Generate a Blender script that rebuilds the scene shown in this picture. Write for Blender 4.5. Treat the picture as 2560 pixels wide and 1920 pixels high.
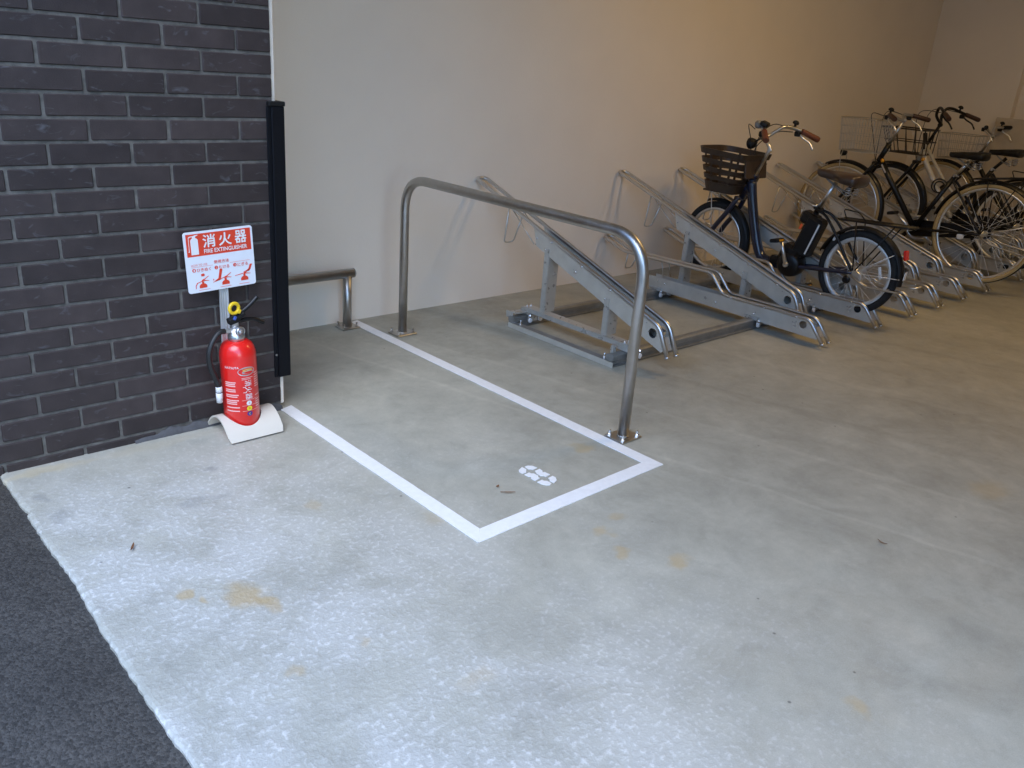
import bpy, bmesh, math, random
from mathutils import Vector, Matrix, Euler
random.seed(7)
R = math.radians
scene = bpy.context.scene
for o in list(bpy.data.objects):
    bpy.data.objects.remove(o, do_unlink=True)
C = scene.collection

# ------------------------------------------------------------------ camera
cd = bpy.data.cameras.new('camera'); cam = bpy.data.objects.new('camera', cd); C.objects.link(cam)
cam.location = (-0.123, -2.764, 1.335)
cam.rotation_euler = (R(68.725), R(-4.121), R(-42.142))
cd.sensor_width = 36.0; cd.lens = 36.0 * 2092.1 / 2560.0
cd.clip_start = 0.02; cd.clip_end = 2000
scene.camera = cam

# ------------------------------------------------------------------ sky, sun, exposure
SUN_AZ = Vector((-0.80, -0.60, 0)).normalized(); SUN_EL = R(52)
world = bpy.data.worlds.new('World'); scene.world = world; world.use_nodes = True
nt = world.node_tree; bg = nt.nodes['Background']
sky = nt.nodes.new('ShaderNodeTexSky'); sky.sky_type = 'NISHITA'; sky.sun_disc = False
sky.sun_elevation = SUN_EL; sky.sun_rotation = math.atan2(SUN_AZ.x, SUN_AZ.y) % (2 * math.pi)
sky.air_density = 1.0; sky.dust_density = 0.0; sky.ozone_density = 4.0
nt.links.new(sky.outputs[0], bg.inputs[0]); bg.inputs[1].default_value = 0.15
sl = bpy.data.lights.new('sun', 'SUN'); sun = bpy.data.objects.new('sun', sl); C.objects.link(sun)
sl.energy = 0.5; sl.angle = R(40); sl.color = (1.0, 0.98, 0.95)
sd = Vector((SUN_AZ.x * math.cos(SUN_EL), SUN_AZ.y * math.cos(SUN_EL), math.sin(SUN_EL)))
sun.rotation_euler = (-sd).to_track_quat('-Z', 'Y').to_euler()
sun.location = (-6, -6, 8)
vs = scene.view_settings
vs.view_transform = 'Standard'; vs.look = 'None'; vs.exposure = 2.3; vs.gamma = 1.0; vs.use_curve_mapping = False
scene.render.engine = 'CYCLES'
try:
    scene.cycles.max_bounces = 6; scene.cycles.diffuse_bounces = 3; scene.cycles.glossy_bounces = 3; scene.cycles.transmission_bounces = 2
except Exception: pass

# ------------------------------------------------------------------ materials
def nodes(m): return m.node_tree.nodes, m.node_tree.links
def mat(name, col, rough=0.5, metal=0.0, var=0.0, vscale=20.0, bump=0.0, bscale=200.0, spec=None, coat=0.0, rvar=0.0, stretch=None):
    m = bpy.data.materials.new(name); m.use_nodes = True
    n, l = nodes(m); b = n['Principled BSDF']
    b.inputs['Base Color'].default_value = (*col, 1); b.inputs['Roughness'].default_value = rough
    b.inputs['Metallic'].default_value = metal
    if spec is not None: b.inputs['Specular IOR Level'].default_value = spec
    if coat: b.inputs['Coat Weight'].default_value = coat; b.inputs['Coat Roughness'].default_value = 0.12
    tc = n.new('ShaderNodeTexCoord'); src = tc.outputs['Object']
    if stretch:
        mp = n.new('ShaderNodeMapping'); mp.inputs['Scale'].default_value = stretch
        l.new(src, mp.inputs[0]); src = mp.outputs[0]
    if var or rvar:
        t = n.new('ShaderNodeTexNoise'); t.inputs['Scale'].default_value = vscale; t.inputs['Detail'].default_value = 5
        l.new(src, t.inputs['Vector'])
        if var:
            mr = n.new('ShaderNodeMapRange'); mr.inputs[1].default_value = 0.3; mr.inputs[2].default_value = 0.7
            mr.inputs[3].default_value = 1 - var; mr.inputs[4].default_value = 1 + var; l.new(t.outputs[0], mr.inputs[0])
            mx = n.new('ShaderNodeVectorMath'); mx.operation = 'SCALE'; mx.inputs[0].default_value = col
            l.new(mr.outputs[0], mx.inputs['Scale']); l.new(mx.outputs[0], b.inputs['Base Color'])
        if rvar:
            m2 = n.new('ShaderNodeMapRange'); m2.inputs[1].default_value = 0.3; m2.inputs[2].default_value = 0.7
            m2.inputs[3].default_value = max(0.02, rough - rvar); m2.inputs[4].default_value = rough + rvar
            l.new(t.outputs[0], m2.inputs[0]); l.new(m2.outputs[0], b.inputs['Roughness'])
    if bump:
        t2 = n.new('ShaderNodeTexNoise'); t2.inputs['Scale'].default_value = bscale; t2.inputs['Detail'].default_value = 4
        l.new(src, t2.inputs['Vector'])
        bp = n.new('ShaderNodeBump'); bp.inputs['Strength'].default_value = bump; bp.inputs['Distance'].default_value = 0.002
        l.new(t2.outputs[0], bp.inputs['Height']); l.new(bp.outputs[0], b.inputs['Normal'])
    return m

def concrete_mat():
    m = bpy.data.materials.new('concrete_floor'); m.use_nodes = True
    n, l = nodes(m); b = n['Principled BSDF']
    tc = n.new('ShaderNodeTexCoord'); P = tc.outputs['Object']
    sx = n.new('ShaderNodeSeparateXYZ'); l.new(P, sx.inputs[0])
    def noise(scale, det=4, rough=0.55, vec=P, dist=0.0):
        t = n.new('ShaderNodeTexNoise'); t.inputs['Scale'].default_value = scale; t.inputs['Detail'].default_value = det
        t.inputs['Roughness'].default_value = rough; t.inputs['Distortion'].default_value = dist
        l.new(vec, t.inputs['Vector']); return t.outputs[0]
    def mr(v, a, b_, c, d, smooth=False):
        t = n.new('ShaderNodeMapRange'); t.inputs[1].default_value = a; t.inputs[2].default_value = b_
        t.inputs[3].default_value = c; t.inputs[4].default_value = d
        if smooth: t.interpolation_type = 'SMOOTHSTEP'
        l.new(v, t.inputs[0]); return t.outputs[0]
    def mt(op, a, b_):
        t = n.new('ShaderNodeMath'); t.operation = op
        for i, v in enumerate((a, b_)):
            if isinstance(v, (int, float)): t.inputs[i].default_value = v
            else: l.new(v, t.inputs[i])
        return t.outputs[0]
    def mix(f, a, col):
        t = n.new('ShaderNodeMix'); t.data_type = 'RGBA'; l.new(f, t.inputs[0]); l.new(a, t.inputs[6])
        if isinstance(col, tuple): t.inputs[7].default_value = (*col, 1)
        else: l.new(col, t.inputs[7])
        return t.outputs[2]
    # weathered, coarser finish towards the open edge of the slab
    wob = noise(0.9, 3)
    edge = mt('ADD', sx.outputs[0], mt('MULTIPLY', mt('SUBTRACT', wob, 0.5), 1.6))
    outer = mr(edge, 0.5, 2.1, 1.0, 0.0, True)
    inwards = mr(sx.outputs[1], -0.45, -0.05, 1.0, 0.25, True)
    outer = mt('MULTIPLY', outer, inwards)
    v = mr(noise(0.8, 3, 0.6), 0.3, 0.7, 0.90, 1.10)
    v = mt('MULTIPLY', v, mr(noise(4.2, 5, 0.68, dist=0.5), 0.3, 0.7, 0.84, 1.14))
    v = mt('MULTIPLY', v, mr(noise(17, 3, 0.7), 0.3, 0.7, 0.93, 1.07))
    v = mt('MULTIPLY', v, mr(noise(300, 1), 0.3, 0.7, 0.93, 1.07))
    # long trowel lanes: tone steps and narrow rubbed lines
    lane = mt('ADD', mt('ADD', sx.outputs[0], mt('MULTIPLY', sx.outputs[1], 0.26)), mt('MULTIPLY', mt('SUBTRACT', noise(2.2, 2), 0.5), 0.09))
    for x0, d in ((2.36, 0.965), (2.80, 0.955), (3.35, 1.06), (4.25, 0.93), (4.9, 1.05), (5.6, 0.95)):
        v = mt('MULTIPLY', v, mr(lane, x0 - 0.012, x0 + 0.02, 1.0, d, True))
    for x0, w_, d in ((2.80, .035, 0.90), (1.95, .012, 1.09), (2.36, .015, 1.07), (3.35, .02, 1.06), (4.25, .03, .92)):
        df = mt('ABSOLUTE', mt('SUBTRACT', lane, x0), 0.0); v = mt('MULTIPLY', v, mr(df, w_ * .4, w_ * 1.4, d, 1.0, True))
    ramp = n.new('ShaderNodeVectorMath'); ramp.operation = 'SCALE'; ramp.inputs[0].default_value = (0.382, 0.370, 0.304)
    l.new(v, ramp.inputs['Scale'])
    col = ramp.outputs[0]
    # pale laitance on the high spots of the coarse outer finish
    hi = noise(66, 3, 0.6)
    pat = noise(3.1, 4, 0.65, dist=0.4)
    col = mix(mt('MULTIPLY', mr(pat, 0.38, 0.66, 0.25, 1.0, True), mr(outer, 0, 1, 0.0, 0.8)), col, (0.54, 0.535, 0.495))
    fleck = mt('MULTIPLY', mt('MULTIPLY', mr(hi, 0.50, 0.70, 0, 1, True), mr(pat, 0.36, 0.58, 0.25, 1.0, True)), mr(outer, 0, 1, 0.03, 0.62))
    col = mix(fleck, col, (0.77, 0.765, 0.73))
    dk = noise(7, 5, 0.72, dist=0.3)
    col = mix(mt('MULTIPLY', mr(dk, 0.56, 0.72, 0, 1, True), 0.30), col, (0.25, 0.24, 0.20))
    # dark specks and pin holes
    vo = n.new('ShaderNodeTexVoronoi'); vo.inputs['Scale'].default_value = 7.0; l.new(P, vo.inputs['Vector'])
    col = mix(mr(vo.outputs['Distance'], 0.018, 0.04, 0.75, 0.0), col, (0.10, 0.095, 0.085))
    # rust-yellow stains with their own outlines
    ds = n.new('ShaderNodeTexNoise'); ds.inputs['Scale'].default_value = 16; ds.inputs['Detail'].default_value = 5; l.new(P, ds.inputs['Vector'])
    vm = n.new('ShaderNodeVectorMath'); vm.operation = 'MULTIPLY_ADD'; vm.inputs[1].default_value = (0.09, 0.09, 0); 
    l.new(ds.outputs[1], vm.inputs[0]); 
    off = n.new('ShaderNodeVectorMath'); off.operation = 'ADD'; l.new(P, off.inputs[0]); off.inputs[1].default_value = (-0.045, -0.045, 0)
    l.new(off.outputs[0], vm.inputs[2])
    OCH = (0.46, 0.33, 0.15)
    for (x, y, rx, ry, a, k, cc) in ((0.655, -1.03, .045, .075, 14, .75, OCH), (0.685, -1.10, .02, .05, 14, .6, OCH), (0.535, -.925, .018, .03, 0, .7, OCH),
        (0.569, -.98, .014, .025, 0, .6, OCH), (2.046, -.912, .05, .045, 0, .6, OCH), (1.62, -1.47, .035, .03, 20, .55, OCH), (1.72, -1.60, .05, .03, 20, .6, OCH),
        (1.66, -1.36, .03, .03, 0, .5, OCH), (1.76, -1.32, .03, .025, 0, .4, OCH), (3.05, -2.0, .10, .07, 0, .4, OCH), (1.3, -1.0, .06, .05, 0, .25, OCH), (1.57, -2.23, .03, .03, 0, .5, OCH),
        (0.62, -1.35, .02, .03, 0, .45, OCH), (0.80, -1.36, .02, .015, 0, .4, OCH), (0.93, -1.62, .06, .03, 0, .25, OCH), (1.02, -.72, .03, .03, 0, .35, OCH),
        (0.44, -.05, .16, .03, 0, .45, (.55, .45, .25)), (0.80, -.05, .22, .035, 0, .25, (.52, .43, .26)),
        (0.87, -.33, .025, .02, 0, .45, (.2, .2, .2)), (0.74, -.50, .05, .03, 0, .35, (.24, .24, .24)), (0.82, -.52, .04, .025, 0, .3, (.24, .24, .24)),
        (0.40, -.36, .035, .05, 0, .45, (.28, .28, .27)), (0.39, -.23, .015, .04, 20, .4, (.2, .2, .2)), (1.02, -1.75, .14, .1, 0, .25, (.3, .29, .26))):
        mp = n.new('ShaderNodeMapping'); mp.vector_type = 'TEXTURE'
        mp.inputs['Location'].default_value = (x, y, 0); mp.inputs['Rotation'].default_value = (0, 0, R(a)); mp.inputs['Scale'].default_value = (rx, ry, 1)
        l.new(vm.outputs[0], mp.inputs[0])
        ln = n.new('ShaderNodeVectorMath'); ln.operation = 'LENGTH'; l.new(mp.outputs[0], ln.inputs[0])
        col = mix(mr(ln.outputs['Value'], 0.35, 1.3, k * .85, 0.0, True), col, cc)
    l.new(col, b.inputs['Base Color'])
    l.new(mr(noise(6, 4), 0.3, 0.7, 0.42, 0.62), b.inputs['Roughness'])
    b.inputs['Specular IOR Level'].default_value = 0.4
    h = mt('ADD', mt('MULTIPLY', mt('MULTIPLY', hi, outer), 2.0), mt('MULTIPLY', noise(260, 1), 0.14))
    h = mt('ADD', h, mt('MULTIPLY', noise(9, 2), 0.7))
    bp = n.new('ShaderNodeBump'); bp.inputs['Strength'].default_value = 0.45; bp.inputs['Distance'].default_value = 0.004
    l.new(h, bp.inputs['Height']); l.new(bp.outputs[0], b.inputs['Normal'])
    return m

def asphalt_mat():
    m = bpy.data.materials.new('asphalt'); m.use_nodes = True
    n, l = nodes(m); b = n['Principled BSDF']
    tc = n.new('ShaderNodeTexCoord'); P = tc.outputs['Object']
    vo = n.new('ShaderNodeTexVoronoi'); vo.inputs['Scale'].default_value = 150; l.new(P, vo.inputs['Vector'])
    v2 = n.new('ShaderNodeTexVoronoi'); v2.inputs['Scale'].default_value = 340; l.new(P, v2.inputs['Vector'])
    no = n.new('ShaderNodeTexNoise'); no.inputs['Scale'].default_value = 3; no.inputs['Detail'].default_value = 6; l.new(P, no.inputs['Vector'])
    cr = n.new('ShaderNodeMapRange'); cr.inputs[1].default_value = 0.3; cr.inputs[2].default_value = 0.7; cr.inputs[3].default_value = 0.031; cr.inputs[4].default_value = 0.05
    l.new(no.outputs[0], cr.inputs[0])
    sp = n.new('ShaderNodeSeparateColor'); l.new(vo.outputs['Color'], sp.inputs[0])
    st = n.new('ShaderNodeMapRange'); st.inputs[1].default_value = 0.0; st.inputs[2].default_value = 1.0; st.inputs[3].default_value = 0.7; st.inputs[4].default_value = 1.7
    l.new(sp.outputs[0], st.inputs[0])
    mu = n.new('ShaderNodeMath'); mu.operation = 'MULTIPLY'; l.new(cr.outputs[0], mu.inputs[0]); l.new(st.outputs[0], mu.inputs[1])
    cb = n.new('ShaderNodeCombineColor'); 
    for i in range(3):
        k_ = n.new('ShaderNodeMath'); k_.operation = 'MULTIPLY'; k_.inputs[1].default_value = (1.1, 1.0, .87)[i]; l.new(mu.outputs[0], k_.inputs[0]); l.new(k_.outputs[0], cb.inputs[i])
    l.new(cb.outputs[0], b.inputs['Base Color']); b.inputs['Roughness'].default_value = 0.75
    ad = n.new('ShaderNodeMath'); ad.operation = 'ADD'; l.new(vo.outputs['Distance'], ad.inputs[0])
    hm = n.new('ShaderNodeMath'); hm.operation = 'MULTIPLY'; hm.inputs[1].default_value = 0.5; l.new(v2.outputs['Distance'], hm.inputs[0]); l.new(hm.outputs[0], ad.inputs[1])
    bp = n.new('ShaderNodeBump'); bp.inputs['Strength'].default_value = 0.55; bp.inputs['Distance'].default_value = 0.003; bp.invert = True
    l.new(ad.outputs[0], bp.inputs['Height']); l.new(bp.outputs[0], b.inputs['Normal'])
    return m

def brick_mat():
    m = bpy.data.materials.new('dark_brick_tile'); m.use_nodes = True
    n, l = nodes(m); b = n['Principled BSDF']
    oi = n.new('ShaderNodeObjectInfo'); tc = n.new('ShaderNodeTexCoord')
    ad = n.new('ShaderNodeVectorMath'); ad.operation = 'ADD'; l.new(tc.outputs['Object'], ad.inputs[0])
    cx = n.new('ShaderNodeCombineXYZ'); mu = n.new('ShaderNodeMath'); mu.operation = 'MULTIPLY'; mu.inputs[1].default_value = 37.0
    l.new(oi.outputs['Random'], mu.inputs[0])
    for i in range(3): l.new(mu.outputs[0], cx.inputs[i])
    l.new(cx.outputs[0], ad.inputs[1])
    a = n.new('ShaderNodeTexNoise'); a.inputs['Scale'].default_value = 14; a.inputs['Detail'].default_value = 6; l.new(ad.outputs[0], a.inputs['Vector'])
    f = n.new('ShaderNodeTexNoise'); f.inputs['Scale'].default_value = 300; f.inputs['Detail'].default_value = 3; l.new(ad.outputs[0], f.inputs['Vector'])
    rp = n.new('ShaderNodeValToRGB'); e = rp.color_ramp.elements
    e[0].color = (0.031, 0.0225, 0.0215, 1); e[1].color = (0.053, 0.039, 0.0365, 1); l.new(oi.outputs['Random'], rp.inputs[0])
    m1 = n.new('ShaderNodeMapRange'); m1.inputs[1].default_value = 0.3; m1.inputs[2].default_value = 0.7; m1.inputs[3].default_value = 0.85; m1.inputs[4].default_value = 1.2; l.new(a.outputs[0], m1.inputs[0])
    sc = n.new('ShaderNodeVectorMath'); sc.operation = 'SCALE'; l.new(rp.outputs[0], sc.inputs[0]); l.new(m1.outputs[0], sc.inputs['Scale'])
    # pale cement smears, sparse
    s = n.new('ShaderNodeTexNoise'); s.inputs['Scale'].default_value = 22; s.inputs['Detail'].default_value = 5; s.inputs['Distortion'].default_value = 1.5
    mp = n.new('ShaderNodeMapping'); mp.inputs['Scale'].default_value = (0.7, 1, 1.5); l.new(ad.outputs[0], mp.inputs[0]); l.new(mp.outputs[0], s.inputs['Vector'])
    m2 = n.new('ShaderNodeMapRange'); m2.inputs[1].default_value = 0.62; m2.inputs[2].default_value = 0.78; m2.inputs[3].default_value = 0; m2.inputs[4].default_value = 0.6; l.new(s.outputs[0], m2.inputs[0])
    mx = n.new('ShaderNodeMix'); mx.data_type = 'RGBA'; l.new(m2.outputs[0], mx.inputs[0]); l.new(sc.outputs[0], mx.inputs[6]); mx.inputs[7].default_value = (0.13, 0.13, 0.14, 1)
    l.new(mx.outputs[2], b.inputs['Base Color']); b.inputs['Roughness'].default_value = 0.6; b.inputs['Specular IOR Level'].default_value = 0.35
    hb = n.new('ShaderNodeMath'); hb.operation = 'ADD'; l.new(f.outputs[0], hb.inputs[0]); l.new(a.outputs[0], hb.inputs[1])
    bp = n.new('ShaderNodeBump'); bp.inputs['Strength'].default_value = 0.35; bp.inputs['Distance'].default_value = 0.002; l.new(hb.outputs[0], bp.inputs['Height']); l.new(bp.outputs[0], b.inputs['Normal'])
    return m

def emit(name, col, strength):
    m = bpy.data.materials.new(name); m.use_nodes = True; n, l = nodes(m); b = n['Principled BSDF']
    b.inputs['Emission Color'].default_value = (*col, 1); b.inputs['Emission Strength'].default_value = strength
    return m

M = dict(
    concrete=concrete_mat(), asphalt=asphalt_mat(), brick=brick_mat(),
    mortar=mat('mortar', (.138, .124, .106), .9, var=.35, vscale=30, bump=.9, bscale=140),
    wall=mat('painted_wall', (.87, .78, .66), .7, var=.02, vscale=3, bump=.5, bscale=120),
    facade=mat('sky_blocker_facade', (.42, .41, .39), .85, var=.06, vscale=.6),
    soffit=mat('soffit_board', (.62, .59, .53), .8, var=.03, vscale=2),
    galv=mat('galvanised_steel', (.50, .49, .45), .33, .45, var=.10, vscale=26, rvar=.08, bump=.08, bscale=80),
    galv2=mat('galvanised_plate', (.60, .58, .52), .33, .45, var=.08, vscale=14, rvar=.06),
    dgalv=mat('rail_steel', (.27, .275, .265), .5, .6, var=.15, vscale=18),
    chrome=mat('polished_tube', (.60, .60, .60), .30, 1.0, var=.03, vscale=6),
    stain=mat('brushed_stainless', (.50, .485, .46), .36, 1.0, var=.08, vscale=30, rvar=.06),
    bolt=mat('bright_bolt', (.8, .8, .8), .22, 1.0),
    black=mat('black_paint', (.006, .006, .0065), .38, spec=.3, coat=.15),
    blackm=mat('black_plastic', (.009, .009, .009), .5, spec=.3, var=.1, vscale=30),
    navyal=mat('black_aluminium', (.0045, .005, .007), .55, var=.1, vscale=8, spec=.18),
    navy=mat('navy_paint', (.008, .013, .034), .28, coat=.5),
    rubber=mat('tyre_rubber', (.014, .0135, .013), .85, var=.2, vscale=40, bump=.4, bscale=150),
    cream=mat('cream_tyre_wall', (.42, .30, .13), .65, var=.08, vscale=30),
    alu=mat('aluminium_rim', (.78, .77, .74), .3, .9, var=.05, vscale=20),
    rimw=mat('matte_rim', (.68, .67, .64), .4, .35, var=.05, vscale=20),
    spoke=mat('spoke_steel', (.85, .83, .78), .35, .45),
    browng=mat('brown_grip', (.15, .042, .018), .55, var=.12, vscale=60),
    darkg=mat('dark_brown_grip', (.05, .022, .014), .5),
    brownb=mat('brown_basket_plastic', (.042, .026, .016), .45, var=.15, vscale=25, bump=.2, bscale=90),
    brownl=mat('brown_saddle_cover', (.045, .026, .018), .35, coat=.3),
    whitef=mat('white_frame_paint', (.55, .52, .45), .3, coat=.3),
    amber=mat('amber_reflector', (.85, .38, .02), .15, coat=.6), redr=mat('red_reflector', (.75, .02, .012), .15, coat=.6), orange=mat('orange_button', (.9, .13, .03), .4),
    whiter=mat('white_reflector', (.8, .78, .74), .2, coat=.5),
    cable=mat('black_cable', (.015, .015, .015), .5), wirebk=mat('black_wire', (.03, .024, .018), .45), wirest=mat('steel_wire', (.55, .53, .48), .32, .9),
    paint=mat('white_line_paint', (.86, .86, .85), .55, var=.035, vscale=45, bump=.15, bscale=300),
    red=mat('extinguisher_red', (.76, .014, .011), .28, coat=.6, var=.03, vscale=8), pw=mat('white_print', (.80, .79, .78), .5), pk=mat('pink_print', (.84, .46, .43), .5),
    signw=mat('sign_white', (.78, .80, .84), .35, var=.012, vscale=6), signr=mat('sign_red', (.72, .055, .022), .4), signl=mat('sign_pale_red', (.80, .17, .13), .4),
    cast=mat('zinc_valve', (.62, .62, .62), .28, .9, var=.08, vscale=50), yellow=mat('yellow_plastic', (.82, .55, .02), .35), blue=mat('blue_plastic', (.05, .10, .40), .35),
    base=mat('stand_plastic', (.66, .61, .52), .45, var=.03, vscale=10), post=mat('extruded_aluminium', (.70, .71, .70), .35, .5),
    plastw=mat('white_nozzle', (.78, .77, .76), .35), card=mat('pale_wood', (.60, .51, .39), .85, var=.06, vscale=12),
    leaf=mat('dry_leaf', (.17, .075, .03), .8, var=.3, vscale=60), gold=mat('gold_print', (.75, .42, .12), .4), silver=mat('silver_print', (.55, .55, .56), .3, .6), yell=mat('yellow_print', (.85, .70, .03), .45), indigo=mat('indigo_print', (.06, .03, .22), .4),
    lens=emit('warm_lamp_lens', (1.0, .66, .26), 0.8),
)

# ------------------------------------------------------------------ mesh builder
class MB:
    def __init__(s): s.v = []; s.f = []; s.m = []; s.sm = []
    def add(s, vs, fs, mi=0, smooth=False):
        k = len(s.v); s.v += [tuple(v) for v in vs]
        for f in fs: s.f.append([k + i for i in f]); s.m.append(mi); s.sm.append(smooth)
        return s
    def box(s, c, d, rot=None, mi=0):
        hx, hy, hz = (q / 2 for q in d)
        p = [Vector((x, y, z)) for x in (-hx, hx) for y in (-hy, hy) for z in (-hz, hz)]
        if rot is not None: mm = Euler(rot).to_matrix(); p = [mm @ q for q in p]
        c = Vector(c)
        return s.add([c + q for q in p], [(0, 1, 3, 2), (4, 6, 7, 5), (0, 4, 5, 1), (2, 3, 7, 6), (0, 2, 6, 4), (1, 5, 7, 3)], mi)
    def bbox(s, c, d, r=0.002, rot=None, mi=0):            # box with chamfered edges
        hx, hy, hz = (q / 2 for q in d); r = min(r, hx * .9, hy * .9, hz * .9)
        bm = bmesh.new(); bmesh.ops.create_cube(bm, size=1)
        for v in bm.verts: v.co = Vector((v.co.x * d[0], v.co.y * d[1], v.co.z * d[2]))
        bmesh.ops.bevel(bm, geom=bm.edges[:], offset=r, segments=1, affect='EDGES', profile=.5)
        mm = Euler(rot).to_matrix() if rot is not None else Matrix.Identity(3); c = Vector(c)
        bm.verts.index_update()
        s.add([c + mm @ v.co for v in bm.verts], [[v.index for v in f.verts] for f in bm.faces], mi); bm.free(); return s
    def tube(s, pts, r, seg=10, closed=False, mi=0, caps=True, radii=None):
        pts = [Vector(p) for p in pts]; n = len(pts)
        tan = []
        for i in range(n):
            a = pts[(i - 1) % n] if (closed or i > 0) else pts[i]; b = pts[(i + 1) % n] if (closed or i < n - 1) else pts[i]
            t = (b - a); tan.append(t.normalized() if t.length > 1e-9 else Vector((0, 0, 1)))
        up = Vector((0, 0, 1)) if abs(tan[0].z) < .9 else Vector((1, 0, 0))
        nrm = (up - tan[0] * up.dot(tan[0])).normalized(); vs = []
        for i in range(n):
            nrm = (nrm - tan[i] * nrm.dot(tan[i])); nrm = nrm.normalized() if nrm.length > 1e-6 else tan[i].orthogonal().normalized()
            bn = tan[i].cross(nrm); rr = radii[i] if radii else r
            for j in range(seg):
                a = 2 * math.pi * j / seg; vs.append(pts[i] + (nrm * math.cos(a) + bn * math.sin(a)) * rr)
        fs = []
        for i in range(n if closed else n - 1):
            for j in range(seg):
                a, b = i * seg + j, i * seg + (j + 1) % seg; c, d = ((i + 1) % n) * seg + (j + 1) % seg, ((i + 1) % n) * seg + j
                fs.append((a, d, c, b))
        s.add(vs, fs, mi, True)
        if caps and not closed:
            k = len(s.v) - len(vs)
            s.f.append([k + j for j in range(seg)]); s.f.append([k + (n - 1) * seg + j for j in reversed(range(seg))]); s.m += [mi, mi]; s.sm += [False, False]
        return s
    def lathe(s, prof, c=(0, 0, 0), axis=(0, 0, 1), seg=24, mi=0, smooth=True):
        q = Vector((0, 0, 1)).rotation_difference(Vector(axis).normalized()).to_matrix(); c = Vector(c); vs = []; n = len(prof)
        for (r, z) in prof:
            for j in range(seg):
                a = 2 * math.pi * j / seg; vs.append(c + q @ Vector((r * math.cos(a), r * math.sin(a), z)))
        fs = [(i * seg + j, i * seg + (j + 1) % seg, (i + 1) * seg + (j + 1) % seg, (i + 1) * seg + j) for i in range(n - 1) for j in range(seg)]
        s.add(vs, fs, mi, smooth)
        k = len(s.v) - len(vs)
        if prof[0][0] > 1e-6: s.f.append([k + j for j in reversed(range(seg))]); s.m.append(mi); s.sm.append(False)
        if prof[-1][0] > 1e-6: s.f.append([k + (n - 1) * seg + j for j in range(seg)]); s.m.append(mi); s.sm.append(False)
        return s
    def cyl(s, a, b, r, seg=12, mi=0): return s.tube([a, b], r, seg, mi=mi)
    def ring(s, c, R_, r, axis=(1, 0, 0), seg=48, rs=10, mi=0, side=None):
        q = Vector((0, 0, 1)).rotation_difference(Vector(axis).normalized()).to_matrix(); c = Vector(c); vs = []; 
        for i in range(seg):
            a = 2 * math.pi * i / seg
            for j in range(rs):
                b = 2 * math.pi * j / rs; rr = R_ + r * math.cos(b)
                vs.append(c + q @ Vector((rr * math.cos(a), rr * math.sin(a), r * math.sin(b))))
        k = len(s.v); s.v += [tuple(v) for v in vs]
        for i in range(seg):
            for j in range(rs):
                s.f.append([k + i * rs + j, k + ((i + 1) % seg) * rs + j, k + ((i + 1) % seg) * rs + (j + 1) % rs, k + i * rs + (j + 1) % rs])
                b = 2 * math.pi * (j + .5) / rs
                s.m.append(side if (side is not None and math.cos(b) < .62) else mi); s.sm.append(True)
        return s
    def profring(s, c, prof, axis=(1, 0, 0), seg=48, mi=0):    # closed profile (radius, offset) swept round the axis
        q = Vector((0, 0, 1)).rotation_difference(Vector(axis).normalized()).to_matrix(); c = Vector(c); n = len(prof); vs = []
        for i in range(seg):
            a = 2 * math.pi * i / seg
            for (r, z) in prof: vs.append(c + q @ Vector((r * math.cos(a), r * math.sin(a), z)))
        return s.add(vs, [(i * n + j, ((i + 1) % seg) * n + j, ((i + 1) % seg) * n + (j + 1) % n, i * n + (j + 1) % n) for i in range(seg) for j in range(n)], mi, True)
    def prism(s, poly, axis, a, b, mi=0, holes=(), f3=None):   # flat polygon (with round holes) extruded along an axis ('x','y','z')
        bm = bmesh.new()
        def P(u, v, w): return {'x': (w, u, v), 'y': (u, w, v), 'z': (u, v, w)}[axis]
        es = []
        for loop in [poly] + [[(hx + hr * math.cos(2 * math.pi * t / 16), hz + hr * math.sin(2 * math.pi * t / 16)) for t in range(16)] for (hx, hz, hr) in holes]:
            vv = [bm.verts.new(P(u, v, a)) for u, v in loop]
            es += [bm.edges.new((vv[i], vv[(i + 1) % len(vv)])) for i in range(len(vv))]
        bmesh.ops.triangle_fill(bm, use_beauty=True, use_dissolve=False, edges=es)
        g = bmesh.ops.extrude_face_region(bm, geom=bm.faces[:])
        d = Vector(P(0, 0, b - a))
        for e in g['geom']:
            if isinstance(e, bmesh.types.BMVert): e.co += d
        bmesh.ops.recalc_face_normals(bm, faces=bm.faces[:]); bm.verts.index_update()
        s.add([v.co for v in bm.verts], [[v.index for v in f.verts] for f in bm.faces], mi); bm.free(); return s
    def build(s, name, mats, parent=None, loc=None):
        me = bpy.data.meshes.new(name); me.from_pydata(s.v, [], s.f)
        for q in (mats if isinstance(mats, (list, tuple)) else [mats]): me.materials.append(M[q] if isinstance(q, str) else q)
        me.polygons.foreach_set('material_index', s.m); me.polygons.foreach_set('use_smooth', s.sm); me.update()
        o = bpy.data.objects.new(name, me); C.objects.link(o); o.parent = parent
        if loc: o.location = loc
        return o
def fillet(pts, r, n=6, closed=False):
    pts = [Vector(p) for p in pts]; out = []; N = len(pts)
    rs = r if isinstance(r, (list, tuple)) else [r] * N
    for i in range(N):
        if not closed and i in (0, N - 1): out.append(pts[i]); continue
        a, p, b = pts[(i - 1) % N], pts[i], pts[(i + 1) % N]; u = (a - p); w = (b - p); 
        d = min(rs[i], u.length * .49, w.length * .49)
        if d < 1e-5: out.append(p); continue
        s, e = p + u.normalized() * d, p + w.normalized() * d
        for k in range(n + 1):
            t = k / n; out.append(s * (1 - t) ** 2 + p * 2 * t * (1 - t) + e * t * t)
    return out
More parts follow.
